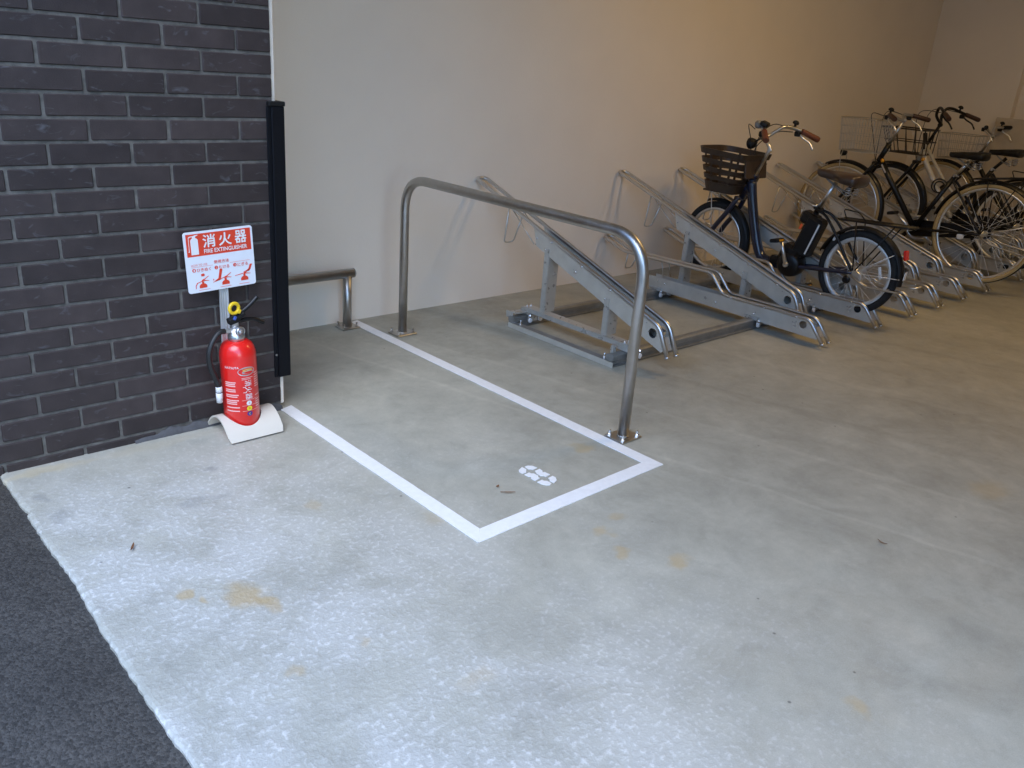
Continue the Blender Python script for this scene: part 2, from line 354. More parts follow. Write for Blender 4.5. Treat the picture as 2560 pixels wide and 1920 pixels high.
def bez(pts, n=24):                                           # Catmull-Rom through the points
    p = [Vector(q) for q in pts]; p = [p[0] * 2 - p[1]] + p + [p[-1] * 2 - p[-2]]; out = []
    m = len(p) - 3
    for i in range(m):
        for k in range(n // m + 1):
            t = k / (n // m + 1); a, b, c, d = p[i:i + 4]
            out.append(.5 * ((2 * b) + (c - a) * t + (2 * a - 5 * b + 4 * c - d) * t * t + (3 * b - a - 3 * c + d) * t ** 3))
    out.append(p[-2]); return out
def tag(o, label, cat, group=None):
    o['label'] = label; o['category'] = cat
    if group: o['group'] = group
    return o
def thing(name, label, cat, loc=(0, 0, 0), group=None, rot=None):
    o = bpy.data.objects.new(name, None); C.objects.link(o); o.location = loc; o.empty_display_size = .1
    if rot: o.rotation_euler = rot
    return tag(o, label, cat, group)
def struct(o): o['kind'] = 'structure'; return o
def stuff(o): o['kind'] = 'stuff'; return o
def copy_tree(o, parent=None):
    c = o.copy(); C.objects.link(c); c.parent = parent
    for ch in o.children: copy_tree(ch, c)
    return c
def text_mesh(body, size, extrude=0.0003):
    cu = bpy.data.curves.new('lettering', 'FONT'); cu.body = body; cu.size = size; cu.align_x = 'LEFT'; cu.extrude = 0
    cu.resolution_u = 3
    o = bpy.data.objects.new('lettering', cu); C.objects.link(o)
    dg = bpy.context.evaluated_depsgraph_get(); me = bpy.data.meshes.new_from_object(o.evaluated_get(dg))
    vs = [v.co.copy() for v in me.vertices]; fs = [list(p.vertices) for p in me.polygons]
    bpy.data.objects.remove(o, do_unlink=True); bpy.data.curves.remove(cu); bpy.data.meshes.remove(me)
    if not vs: return [], [], (0, 0, 1, 1)
    x0, x1 = min(v.x for v in vs), max(v.x for v in vs); y0, y1 = min(v.y for v in vs), max(v.y for v in vs)
    return vs, fs, (x0, y0, x1, y1)

# ================================================================== setting
CEIL = 2.85
# asphalt street sheet
g = MB(); g.add([(-220, -220, -.016), (220, -220, -.016), (220, 220, -.016), (-220, 220, -.016)], [(0, 1, 2, 3)])
struct(g.build('street_asphalt', 'asphalt'))
# concrete slab with a ragged cast edge
def slab():
    rnd = random.Random(3); vs = []; fs = []; n = 520; y0, y1 = -9.5, .86; off = 0
    ys = [y0 + (y1 - y0) * i / n for i in range(n + 1)]; base = []
    big = [rnd.uniform(-1, 1) for _ in range(80)]
    for i, y in enumerate(ys):
        t = (y - y0) / .22; k = int(t) % 79; f = t - int(t); w = big[k] * (1 - f) + big[k + 1] * f
        chip = .006 if rnd.random() < .02 else 0
        base.append(.332 + .007 * w + rnd.uniform(-.0018, .0018) + chip)
    for i, y in enumerate(ys):
        x = base[i]; d = rnd.uniform(.002, .006)
        vs += [(x - .004, y, -.13), (x - .002, y, -.004 - d), (x + .004, y, -d * .4), (x + .012, y, 0), (8.6, y, 0)]
    for i in range(n):
        a, b = i * 5, i * 5 + 5
        for j in range(4): fs.append((a + j, a + j + 1, b + j + 1, b + j))
    m = MB(); m.add(vs, fs); return m
struct(slab().build('concrete_floor', 'concrete'))
# painted rear wall, end wall, front wall, soffit with fascia
def wallbox(name, lo, hi, label, m='wall'):
    b = MB(); b.box([(a + c) / 2 for a, c in zip(lo, hi)], [c - a for a, c in zip(lo, hi)])
    return tag(b.build(name, m), label, 'wall')
wallbox('rear_wall', (-.46, .85, -.1), (8.75, 1.02, CEIL), 'long beige painted wall behind the bicycle racks')
wallbox('end_wall', (8.50, -5.6, -.1), (8.72, .85, CEIL), 'dim beige end wall beyond the last bicycle')
wallbox('front_wall', (.6, -5.80, -.1), (8.72, -5.6, CEIL), 'beige wall opposite the racks, out of the frame')
so = MB(); so.box((4.68, -2.4, CEIL + .15), (8.26, 7.0, .3)); struct(so.build('soffit', 'soffit'))
ob = MB(); ob.box((-11.0, -2.0, 2.5), (4.0, 44.0, 5.1)); ob.box((-10.9, -2.0, 5.15), (4.3, 44.4, .2))
tag(ob.build('sky_blocking_building', 'facade'), 'low grey unseen building, added across the street to block low sky', 'building')  # unseen mass, added to screen low sky from the far end
# ------------------------------------------------------------------ brick wing wall
BX0, BX1, CH, BL, ZT, XJ = -.26, 1.297, .07, .237, 1.430, 1.175
bw = thing('brick_wall', 'dark grey brick tile wall with pale mortar joints beside the fire extinguisher', 'wall', (0, 0, 0))
core = MB(); core.box(((BX0 + BX1) / 2, .075 + .0018, 1.4), (BX1 - BX0 - .004, .143, 2.89)); core.build('mortar_bed', 'mortar', bw)
rt = MB(); rt.bbox((BX1 + .006, .085, 1.43), (.020, .15, 2.82), .004); rt.build('reveal_strip', 'wall', bw)
en = MB(); en.box((BX0 + .05, .5, 1.4), (.1, .68, 2.89)); en.build('light_stop_wall', 'mortar', bw)  # unseen closing wall, added to keep daylight out of the passage
rnd = random.Random(11); cache = {}
def brick_mesh(L, h):
    key = (round(L, 3), round(h, 3))
    if key not in cache:
        b = MB(); b.bbox((0, 0, 0), (L, .012, h), .0025); me = bpy.data.meshes.new('brick'); me.from_pydata(b.v, [], b.f); me.materials.append(M['brick']); me.update(); cache[key] = me
    return cache[key]
J = .0102
def lay(x0, x1, z0, z1):
    x0 = max(x0, BX0); x1 = min(x1, BX1)
    if x1 - x0 < .03 or z1 - z0 < .012: return
    L = x1 - x0 - (J if x1 < BX1 - 1e-4 else J / 2) ; h = z1 - z0 - J
    o = bpy.data.objects.new('brick', brick_mesh(L, h)); C.objects.link(o); o.parent = bw
    o.location = ((x0 + x1) / 2 + rnd.uniform(-.001, .001), .006 + rnd.uniform(-.0008, .0012), (z0 + z1) / 2 + rnd.uniform(-.0007, .0007))
    o.rotation_euler = (rnd.uniform(-.006, .006), rnd.uniform(-.0035, .0035), rnd.uniform(-.004, .004))
for k in range(-21, 21):
    zt, zb = ZT - k * CH, max(ZT - (k + 1) * CH, -.012)
    if zt > CEIL - .01: continue
    xs = XJ if k % 2 else XJ - BL / 2
    if k == 20:
        x = xs - BL
        while x > BX0: lay(x - BL, x, zb, zt); x -= BL
        continue
    lay(xs, BX1, zb, zt); x = xs
    while x > BX0: lay(x - BL, x, zb, zt); x -= BL
sk = MB(); sn = 40; vs = []; fs = []
for i in range(sn + 1):
    x = .74 + (BX1 - .74) * i / sn; t = .026 + .006 * math.sin(i * .9) + rnd.uniform(-.004, .004); t *= min(1, .35 + i / 14)
    vs += [(x, -.006 - rnd.uniform(0, .003), -.002), (x, -.0045, t * .7), (x, .0022, t)]
for i in range(sn):
    for j in range(2): fs.append((i * 3 + j, (i + 1) * 3 + j, (i + 1) * 3 + j + 1, i * 3 + j + 1))
sk.add(vs, fs, 0, True); sk.build('mortar_skirt', mat('dark_mortar', (.085, .083, .085), .9, var=.2, vscale=40, bump=.6, bscale=120), bw)

# ------------------------------------------------------------------ black guide post on the wall end
gp = thing('guide_post', 'tall black aluminium channel post fixed to the end of the brick wall', 'post', (1.31, 0, .13))
b = MB(); b.bbox((-0.002, .017, .502), (.048, .062, .985), .0025); b.build('channel', 'navyal', gp)
b = MB(); b.bbox((-.0335, -.0045, .502), (.0145, .007, .985), .0015); b.build('flange', 'navyal', gp)
b = MB(); b.bbox((-.006, .016, 1.003), (.062, .066, .016), .003); b.build('end_cap', 'blackm', gp)
b = MB(); b.cyl((-.0335, -.006, .1), (-.0335, -.0105, .1), .004, 8); b.build('fixing_clip', 'dgalv', gp)

# ------------------------------------------------------------------ painted bay
TH = .011
bay = thing('bay_marking', 'white painted outline of an empty floor bay beside the steel hoop', 'floor marking', (0, 0, .0))
def rotp(u, v): return (u * math.cos(TH) - v * math.sin(TH), u * math.sin(TH) + v * math.cos(TH))
def painted(poly, name, z=.004, sub=40):
    rr = random.Random(len(poly) + int(poly[0][0] * 99)); pts = []
    for i in range(len(poly)):
        a, c = poly[i], poly[(i + 1) % len(poly)]; L = math.dist(a, c); n = max(1, int(L / .03))
        for k in range(n):
            t = k / n; j = .0006 if k else 0
            pts.append((a[0] + (c[0] - a[0]) * t + rr.uniform(-j, j), a[1] + (c[1] - a[1]) * t + rr.uniform(-j, j)))
    m = MB(); m.prism(pts, 'z', z - .003, z); return m.build(name, 'paint', bay)
def U(u, v): return rotp(u, v)
painted([U(1.288, -.022), U(1.341, -.006), U(1.341, -1.144), U(1.288, -1.2)], 'side_line')
painted([U(2.119, .792), U(2.173, .806), U(2.173, -1.2), U(2.119, -1.144)], 'side_line')
painted([U(1.2886, -1.2), U(1.3412, -1.1444), U(2.1188, -1.1444), U(2.1724, -1.2)], 'front_line')
num = thing('bay_number', 'small white stencilled number 8 painted inside the bay', 'floor number', (0, 0, 0))
for poly in [[(1.7155, -0.9108), (1.7399, -0.9008), (1.7404, -0.9231), (1.7252, -0.938), (1.7073, -0.936), (1.7085, -0.9198)],
    [(1.7508, -0.9035), (1.7641, -0.9043), (1.7769, -0.9142), (1.7811, -0.9345), (1.7597, -0.9362), (1.7563, -0.9282), (1.749, -0.9243)],
    [(1.7583, -0.948), (1.7828, -0.9462), (1.7806, -0.9619), (1.7733, -0.9707), (1.7806, -0.9746), (1.7834, -0.997), (1.7596, -0.9999), (1.7597, -0.991), (1.7495, -0.984), (1.7515, -0.9628)],
    [(1.7092, -0.9475), (1.7328, -0.9454), (1.7334, -0.955), (1.7408, -0.96), (1.7423, -0.9813), (1.7354, -0.9878), (1.7343, -0.9971), (1.7091, -1.0009), (1.7095, -0.979), (1.7188, -0.9698), (1.7104, -0.9641)],
    [(1.7597, -1.0123), (1.7828, -1.0101), (1.7843, -1.0235), (1.7731, -1.0403), (1.7515, -1.0496), (1.7501, -1.0289), (1.7582, -1.0213)],
    [(1.7089, -1.0117), (1.7325, -1.0103), (1.7338, -1.0189), (1.7412, -1.025), (1.7413, -1.047), (1.73, -1.0512), (1.7186, -1.0444), (1.7099, -1.0287)]]:
    m = MB(); m.prism(poly, 'z', .001, .004); m.build('stencil_stroke', 'paint', num)

# ------------------------------------------------------------------ steel hoop barrier
def anchor(parent, x, y, z=.006, name='anchor_bolt'):
    b = MB(); b.lathe([(.0095, 0), (.0095, .007), (.006, .0075), (.006, .016), (.0045, .022), (0, .0235)], (x, y, z), seg=6, smooth=False); return b.build(name, 'bolt', parent)
hp = thing('hoop_barrier', 'tall bent stainless steel tube hoop standing along the bay edge', 'barrier', (2.245, 0, 0))
b = MB(); b.tube(fillet([(0, .538, .002), (0, .545, .777), (0, -.925, .777), (0, -.932, .002)], .165, 14), .0215, 28); b.build('tube', 'stain', hp)
for y in (.538, -.932):
    b = MB(); b.bbox((0, y, .005), (.115, .095, .008), .002); pl = b.build('base_plate', 'stain', hp)
    for sx in (-.042, .042):
        for sy in (-.034, .034): anchor(pl, sx, y + sy, .009)
    b = MB(); b.ring((0, y, .011), .0225, .0035, (0, 0, 1), 28, 8); b.build('weld_collar', 'stain', pl)
# ------------------------------------------------------------------ low pipe rail by the wall
lp = thing('pipe_rail', 'low stainless pipe rail on a short post against the beige wall', 'barrier', (2.06, .76, 0))
b = MB(); b.cyl((-1.75, 0, .281), (.034, 0, .281), .0235, 24); b.build('rail', 'stain', lp)
b = MB(); b.lathe([(.0235, 0), (.0235, .003), (.02, .006), (0, .0065)], (.034, 0, .281), (1, 0, 0), 24); b.build('end_cap', 'dgalv', lp)
b = MB(); b.cyl((0, 0, .002), (0, 0, .272), .0225, 24); b.build('post', 'stain', lp)
b = MB(); b.bbox((0, -.004, .005), (.10, .085, .008), .002); pl = b.build('base_plate', 'stain', lp)
for sx in (-.037, .037):
    for sy in (-.032, .026): anchor(pl, sx, sy, .009)
b = MB(); b.cyl((-1.5, 0, .002), (-1.5, 0, .272), .0225, 24); b.build('post', 'stain', lp)

# ================================================================== bicycle racks
# floor rails
def railprof(): return [(-.030, 0), (.030, 0), (.030, .004), (.018, .006), (.018, .026), (.024, .030), (.024, .050), (.014, .056), (-.014, .056), (-.024, .050), (-.024, .030), (-.018, .026), (-.018, .006), (-.030, .004)]
rl = thing('rack_rails', 'pair of grey steel floor rails carrying the sliding bicycle racks', 'rack rails', (2.8, 0, 0))
for y0, nm in ((-.352, 'front_rail'), (.345, 'rear_rail')):
    b = MB(); b.prism([(y0 + u, .004 + v) for u, v in railprof()], 'x', .012, 5.66); b.build(nm, 'dgalv', rl)
b = MB(); b.box((.0015, -.015, .0145), (.003, .742, .026)); ea = b.build('end_angle', 'galv2', rl)
b = MB(); b.box((.0235, -.015, .0255), (.041, .742, .0030)); b.build('angle_flange', 'dgalv', ea)
for y in (.33, .285, -.31, -.355): 
    b = MB(); b.lathe([(.008, 0), (.008, .006), (.0045, .0065), (.0045, .020), (.002, .026), (0, .026)], (.024, y, .027), seg=6, smooth=False); b.build('anchor_bolt', 'bolt', ea)
b = MB(); b.box((2.6, -.015, .003), (.05, .70, .005)); b.build('cross_tie', 'dgalv', rl)
b = MB(); b.bbox((.055, -.335, .072), (.028, .016, .045), .002); b.build('stop_block', 'galv', rl)
b = MB(); b.bbox((.06, .345, .078), (.085, .055, .006), .002, (0, .08, .12)); b.bbox((.02, .372, .064), (.006, .05, .035), .002); b.build('rear_stop', 'galv', rl)

W = .07; TR = .0105                                             # tube spacing and radius
def loop_tube(prof, tipw=W, n=10):                               # prof: (y,z) from foot to tip; returns both sides joined by the loop
    near = [Vector((0, y, z)) for y, z in prof]; near = fillet(near, .035, 6)
    d = (near[-1] - near[-2]).normalized(); c = near[-1] - d * (W / 2)
    near = [p for p in near if (p - near[-1]).dot(d) < -W / 2 - .001 or p is near[0]]
    arc = [c + Vector((W / 2 - W / 2 * math.cos(t), 0, 0)) + d * (W / 2 * math.sin(t)) for t in [math.pi * k / n for k in range(n + 1)]]
    far = [p + Vector((W, 0, 0)) for p in reversed(near)]
    return near + arc + far
def rivet(parent, y, z, x=-.0022):
    b = MB(); b.lathe([(.0065, 0), (.0065, .003), (.004, .0055), (0, .006)], (x, y, z), (-1, 0, 0), 8); return b.build('bolt', 'bolt', parent)
def channel(parent, side, floor, holes, mt='galv2', lip=True):
    b = MB()
    b.prism(side, 'x', -.0022, .0003, holes=holes)
    o2 = MB(); o2.prism(side, 'x', W - .0003, W + .0022, holes=holes); o2.build('channel_side', mt, parent)
    return b.build('channel_side', mt, parent)
def wire(parent, pts, r, name, mt='wirest', seg=8):
    b = MB(); b.tube(pts, r, seg); return b.build(name, mt, parent)
def feet(parent, y, z, d):
    for x in (0, W):
        b = MB(); p = Vector((x, y, z)); d_ = Vector(d).normalized(); b.cyl(p - d_ * .006, p + d_ * .004, .0125, 12); b.build('foot_cap', 'chrome', parent)
SL = (.700 - .231) / (.815 + .533)
def make_high():
    t = thing('tall_rack', '', 'bicycle rack', (2.93, 0, 0))
    prof = [(-.600, .096), (-.533, .231), (.835, .231 + SL * 1.368)]
    b = MB(); b.tube(loop_tube(prof), TR, 12); b.build('guide_tube', 'chrome', t)
    feet(t, -.600, .096, (0, -.067, -.135))
    def zt(y): return .231 + SL * (y + .533) - .006
    dp = .098
    side = [(.345, zt(.345)), (-.515, zt(-.515)), (-.548, zt(-.533) - .035), (-.578, .128), (-.562, .112), (.318, zt(.318) - dp + .012)]
    ch = channel(t, side, None, [(-.500, .190, .024)])
    y0, y1 = .33, -.56
    b = MB(); b.add([(.0004, y0, zt(y0) - dp + .014), (W - .0004, y0, zt(y0) - dp + .014), (W - .0004, y1, .114), (.0004, y1, .114)], [(0, 1, 2, 3)])
    b.add([(.004, .33, zt(.33) - .03), (W - .004, .33, zt(.33) - .03), (W - .004, -.53, zt(-.53) - .03), (.004, -.53, zt(-.53) - .03)], [(0, 1, 2, 3)]); b.build('wheel_channel', mat_dark, ch)
    b = MB(); b.box((W / 2, -.566, .150), (W - .03, .003, .065), (R(-26), 0, 0)); b.build('end_plate', 'galv', ch)
    for y in (.20, -.02, -.22, -.42):
        b = MB(); b.lathe([(.012, 0), (.012, .004), (.008, .0055), (0, .006)], (-.004, y, zt(y) - .006), (0, 0, 1), 10); b.build('tube_clamp', 'bolt', ch)
    rivet(ch, .315, zt(.315) - .045); rivet(ch, .245, zt(.245) - .068); rivet(ch, -.19, zt(-.19) - .068); rivet(ch, .02, zt(.02) - .055)
    for yb, z1 in ((.215, zt(.215) - .05), (-.222, zt(-.222) - .05)):
        b = MB(); b.box((.033, yb, (.098 + z1 - .03) / 2), (.071, .003, z1 - .03 - .098)); b.box((-.0045, yb + .017, (.098 + z1) / 2), (.003, .030, z1 - .098)); b.box((.0705, yb + .017, (.098 + z1) / 2), (.003, .030, z1 - .098))
        b.build('post', 'galv', t)
    b = MB(); b.box((.012, -.008, .0965), (.056, .745, .003)); b.box((-.0175, -.008, .086), (.003, .745, .024)); bb = b.build('base_bar', 'galv', t)
    for x, y in ((-.002, .345), (.026, .345), (-.002, -.345), (.03, -.345)): 
        q = MB(); q.lathe([(.007, 0), (.007, .005), (.004, .0055), (.004, .011), (0, .0125)], (x, y, .098), seg=6, smooth=False); q.build('bolt', 'bolt', bb)
    for y in (-.352, .345):
        q = MB(); q.prism([(y - .034, .062), (y + .034, .062), (y + .026, .094), (y - .026, .094)], 'x', -.022, .052); q.bbox((.016, y - .037, .045), (.085, .006, .038), .002); ca = q.build('carriage', 'galv', bb)
        for x in (-.02, .055):
            q = MB(); q.lathe([(.008, -.004), (.013, -.004), (.013, .008), (.008, .008)], (x, y - .044, .036), (0, -1, 0), 16); q.build('roller', 'plastw', ca)
            q = MB(); q.lathe([(.0065, 0), (.0065, .006), (.003, .012), (0, .012)], (x, y - .040, .062), (0, -1, 0), 6, smooth=False); q.build('bolt', 'bolt', ca)
    # hanging wheel hook and brace wires
    zz = lambda y: .231 + SL * (y + .533)
    wire(t, fillet([(0, .545, zz(.545) - .006), (.006, .575, .405), (.030, .575, .398), (.060, .560, .405), (W, .500, zz(.50) - .006)], [0, .02, .02, .02, 0]), .0042, 'wheel_hook')
    for x in (0, W): wire(t, [(x, .52, zz(.52) - .008), (x, .335, zt(.335) - dp + .01)], .003, 'brace_wire')
    return t
mat_dark = mat('channel_floor_steel', (.10, .11, .12), .55, .5, var=.2, vscale=20)
def make_low():
    t = thing('low_rack', '', 'bicycle rack', (4.03, 0, 0))
    prof = [(-.795, .028), (-.696, .144), (-.140, .142), (-.040, .250), (.636, .238), (.822, .300)]
    b = MB(); b.tube(loop_tube(prof), TR, 12); b.build('guide_tube', 'chrome', t)
    feet(t, -.795, .028, (0, -.099, -.116))
    side = [(.41, .136), (-.690, .136), (-.718, .112), (-.768, .060), (-.752, .046), (.40, .058)]
    ch = channel(t, side, None, [(-.665, .106, .022)])
    b = MB(); b.add([(.0004, .405, .060), (W - .0004, .405, .060), (W - .0004, -.75, .050), (.0004, -.75, .050)], [(0, 1, 2, 3)])
    b.build('wheel_channel', mat_dark, ch)
    b = MB(); b.box((W / 2, -.748, .083), (W - .03, .003, .06), (R(-40), 0, 0)); b.build('end_plate', 'galv', ch)
    for y in (-.20, -.42, -.62):
        q = MB(); q.lathe([(.011, 0), (.011, .004), (.007, .0055), (0, .006)], (-.004, y, .138), (0, 0, 1), 10); q.build('tube_clamp', 'bolt', ch)
    rivet(ch, .335, .115); rivet(ch, .28, .105); rivet(ch, -.10, .085); rivet(ch, -.36, .085)
    for y in (-.352, .345):
        q = MB(); q.prism([(y - .04, .054), (y + .04, .054), (y + .05, .072), (y - .05, .072)], 'x', -.012, W + .012); q.bbox((.035, y - .042, .042), (.095, .006, .034), .002); ca = q.build('carriage', 'galv', t)
        for x in (-.01, .08):
            q = MB(); q.lathe([(.008, -.004), (.0125, -.004), (.0125, .008), (.008, .008)], (x, y - .05, .032), (0, -1, 0), 16); q.build('roller', 'plastw', ca)
            q = MB(); q.lathe([(.006, 0), (.006, .006), (.003, .012), (0, .012)], (x, y - .046, .055), (0, -1, 0), 6, smooth=False); q.build('bolt', 'bolt', ca)
    for x in (0, W):
        wire(t, [(x, .33, .244), (x, .30, .140)], .003, 'tube_stay'); 
    wire(t, fillet([(0, .60, .235), (.006, .615, .13), (.062, .61, .13), (W, .57, .235)], .02), .0042, 'wheel_hook')
    return t
H = make_high(); L = make_low()
highs = [(2.925, 'first tall sloping grey rack, empty, nearest the white bay and hoop'), (4.12, 'tall sloping empty rack just left of the navy bicycle'), (4.75, 'tall sloping rack right behind the navy bicycle with basket'),
    (5.625, 'tall sloping empty rack with feet just right of the navy bicycle rear wheel'), (6.02, 'tall sloping empty rack between the navy bicycle and the cream tyre bicycle'), (6.64, 'tall sloping rack seen through the spokes of the cream tyre bicycle'),
    (7.20, 'tall sloping rack just behind the white framed bicycle'), (7.66, 'farthest tall sloping rack before the rearmost bicycle')]
lows = [(4.03, 'empty low grey rack nearest the camera with stepped tubes'), (4.65, 'low rack holding the wheels of the navy bicycle'), (5.125, 'low empty rack just right of the navy bicycle rear wheel'),
    (5.535, 'second low empty rack right of the navy bicycle'), (5.94, 'low empty rack next to the cream tyre bicycle, on its left'), (6.37, 'low rack holding the black bicycle with cream tyres'),
    (7.085, 'low rack holding the white framed bicycle'), (8.03, 'low rack at the far end holding the rearmost bicycle')]
for i, (x, lab) in enumerate(highs):
    o = H if i == 0 else copy_tree(H); o.location.x = x; tag(o, lab, 'bicycle rack', 'tall sliding bicycle racks')
for i, (x, lab) in enumerate(lows):
    o = L if i == 0 else copy_tree(L); o.location.x = x; tag(o, lab, 'bicycle rack', 'low sliding bicycle racks')

# ================================================================== fire extinguisher on its saddle stand, with the sign
EX, EY = 1.091, -.098
st = thing('extinguisher_stand', 'white saddle shaped floor stand with an upright strip carrying the red sign', 'stand', (1.10, EY, 0))
def saddle():
    m = MB(); hx, hy, hh, th, rh = .104, .098, .070, .007, .067; na, nr = 64, 8; vs = []; cx = -.012
    def z(y, top): 
        t = max(-1, min(1, y / hy)); return (hh + (th if top else 0)) * math.cos(t * math.pi / 2 * .97) ** .8 - (0 if top else .0) * 1.0
    def P(a, k):
        ca, sa = math.cos(a), math.sin(a); inner = Vector((cx + rh * ca, rh * sa)); s = 1 / max(abs(ca) / hx, abs(sa) / hy); outer = Vector((ca * s, sa * s)); t = k / nr
        return inner * (1 - t) + outer * t
    for top in (1, 0):
        for i in range(na):
            for k in range(nr + 1):
                p = P(2 * math.pi * (i + .5) / na + math.pi / 4 - math.pi / na, k); y = p.y; 
                vs.append((p.x, y * (1 if top else .95), z(y, top)))
    n = nr + 1; o = na * n; fs = []
    for i in range(na):
        j = (i + 1) % na
        for k in range(nr):
            fs.append((i * n + k, i * n + k + 1, j * n + k + 1, j * n + k)); fs.append((o + i * n + k, o + j * n + k, o + j * n + k + 1, o + i * n + k + 1))
        fs.append((i * n, j * n, o + j * n, o + i * n)); fs.append((i * n + nr, o + i * n + nr, o + j * n + nr, j * n + nr))
    m.add(vs, fs, 0, False); return m
sd_ = saddle().build('saddle_base', 'base', st)
for p in sd_.data.polygons: p.use_smooth = True
try: sd_.data.set_sharp_from_angle(angle=R(40))
except Exception: pass
UY = .062                                                      # upright strip, behind the bottle (local y)
b = MB(); b.box((-.030, UY + .0, .29), (.030, .003, .57)); b.box((-.0438, UY - .004, .29), (.0025, .009, .57)); b.box((-.0162, UY - .004, .29), (.0025, .009, .57)); b.box((-.034, UY - .003, .29), (.002, .004, .57)); b.box((-.026, UY - .003, .29), (.002, .004, .57)); b.build('upright', 'post', st)
# sign plate, slightly askew
SW, SH = .241, .207
sg = MB(); pts = []
for (cx, cy, a0) in ((SW - .009, SH - .009, 0), (.009, SH - .009, 90), (.009, .009, 180), (SW - .009, .009, 270)):
    for k in range(6): a = R(a0 + 18 * k); pts.append((cx + .009 * math.cos(a), cy + .009 * math.sin(a)))
sg.prism([(u - SW / 2, v - SH / 2) for u, v in pts], 'y', 0, -.003)
sign = thing('extinguisher_sign', 'red and white rectangular FIRE EXTINGUISHER sign with Japanese lettering above the extinguisher', 'sign', (1.061, EY + UY - .012, .628), rot=(0, R(-2.4), 0))
plate = sg.build('plate', 'signw', sign)
def su(u, v): return (u * SW - SW / 2, SH / 2 - v * SH)
def flat(poly, name, mt, y=-.0036, parent=sign):
    m = MB(); m.prism([su(u, v) for u, v in poly], 'y', -.0028, y); return m.build(name, mt, parent)
flat([(.035, .035), (.970, .035), (.970, .40), (.035, .40)], 'red_band', 'signr', -.0033)
def put_text(body, u0, v0, u1, v1, mt, name='lettering', y=-.0039, bold=0.0, parent=sign):
    vs, fs, (x0, y0, x1, y1) = text_mesh(body, 1.0)
    if not vs: return None
    m = MB(); n = 1 if not bold else 5
    for (dx, dy) in [(0, 0), (bold, 0), (-bold, 0), (0, bold), (0, -bold)][:n]:
        out = []
        for p in vs:
            U_ = u0 + (u1 - u0) * (p.x - x0) / (x1 - x0); V_ = v1 + (v0 - v1) * (p.y - y0) / (y1 - y0); a, c = su(U_, V_)
            out.append((a + dx, y - (.00004 if dx else 0) - (.00008 if dy else 0) - (.00002 if dx < 0 or dy < 0 else 0), c + dy))
        m.add(out, fs)
    return m.build(name, mt, parent)
put_text('消', .27, .065, .445, .27, 'pw', bold=.0009); put_text('火', .50, .065, .68, .27, 'pw', bold=.0009); put_text('器', .735, .06, .905, .265, 'pw', bold=.0009)
put_text('FIRE EXTINGUISHER', .275, .30, .905, .365, 'pw', bold=.0003)
put_text('使用方法', .395, .50, .615, .555, 'signl', bold=.0003); put_text('HOW TO USE', .07, .525, .30, .558, 'signl')
flat([(.07, .572), (.38, .572), (.38, .576), (.07, .576)], 'rule', 'signl'); flat([(.63, .572), (.93, .572), (.93, .576), (.63, .576)], 'rule', 'signl')
for (u, t, w, dg) in ((.105, 'ひきぬく', .20, '1'), (.425, 'むける', .15, '2'), (.70, 'にぎる', .155, '3')):
    flat([(u + .026 * math.cos(a * .393), .625 + .031 * math.sin(a * .393)) for a in range(16)], 'bullet', 'signr'); put_text(dg, u - .007, .607, u + .009, .643, 'signw', y=-.0042)
    put_text(t, u + .04, .598, u + .04 + w, .655, 'signl', bold=.0003)
def bottle(u, v): flat([(u - .055, v + .085), (u - .055, v + .045), (u - .035, v + .018), (u - .016, v + .012), (u - .016, v - .02), (u + .016, v - .02), (u + .016, v + .012), (u + .035, v + .018), (u + .055, v + .045), (u + .055, v + .085)], 'pictogram', 'signr')
def lever(u, v):
    flat([(u - .02, v - .02), (u - .012, v - .052), (u + .02, v - .062), (u + .085, v - .105), (u + .09, v - .098), (u + .02, v - .045), (u + .09, v - .028), (u + .088, v - .02), (u + .02, v - .028)], 'pictogram', 'signr')
bottle(.215, .845); lever(.215, .845); flat([(.195, .70), (.235, .69), (.25, .715), (.24, .735), (.20, .735)], 'pictogram', 'signr'); flat([(.195, .815), (.13, .835), (.105, .88), (.103, .935), (.112, .935), (.116, .885), (.138, .846), (.197, .824)], 'pictogram', 'signr')
bottle(.545, .845); lever(.545, .845); flat([(.47, .66), (.51, .66), (.475, .83), (.40, .855), (.385, .845), (.44, .81)], 'pictogram', 'signr'); flat([(.525, .80), (.46, .83), (.36, .86), (.362, .868), (.465, .84), (.527, .81)], 'pictogram', 'signr'); flat([(.37, .80), (.38, .835), (.36, .83)], 'pictogram', 'signr')
bottle(.83, .825); flat([(.815, .785), (.69, .805), (.69, .815), (.815, .797)], 'pictogram', 'signr'); flat([(.925, .645), (.96, .648), (.93, .735), (.905, .765), (.85, .765), (.82, .78), (.82, .765), (.87, .745), (.90, .72)], 'pictogram', 'signr'); lever(.835, .83)
for u in (.15, .46, .74):
    flat([(u, .958), (u + .16, .958), (u + .16, .964), (u, .964)], 'rule', 'signl')
# white pictogram of an extinguisher in the red band
flat([(.095, .37), (.095, .13), (.115, .105), (.125, .10), (.125, .065), (.165, .055), (.205, .05), (.205, .057), (.168, .075), (.168, .10), (.18, .105), (.20, .13), (.20, .37)], 'pictogram', 'pw', -.0038)
flat([(.125, .065), (.085, .068), (.068, .085), (.066, .30), (.055, .32), (.075, .32), (.073, .30), (.075, .095), (.09, .08), (.125, .078)], 'pictogram', 'pw', -.0038)

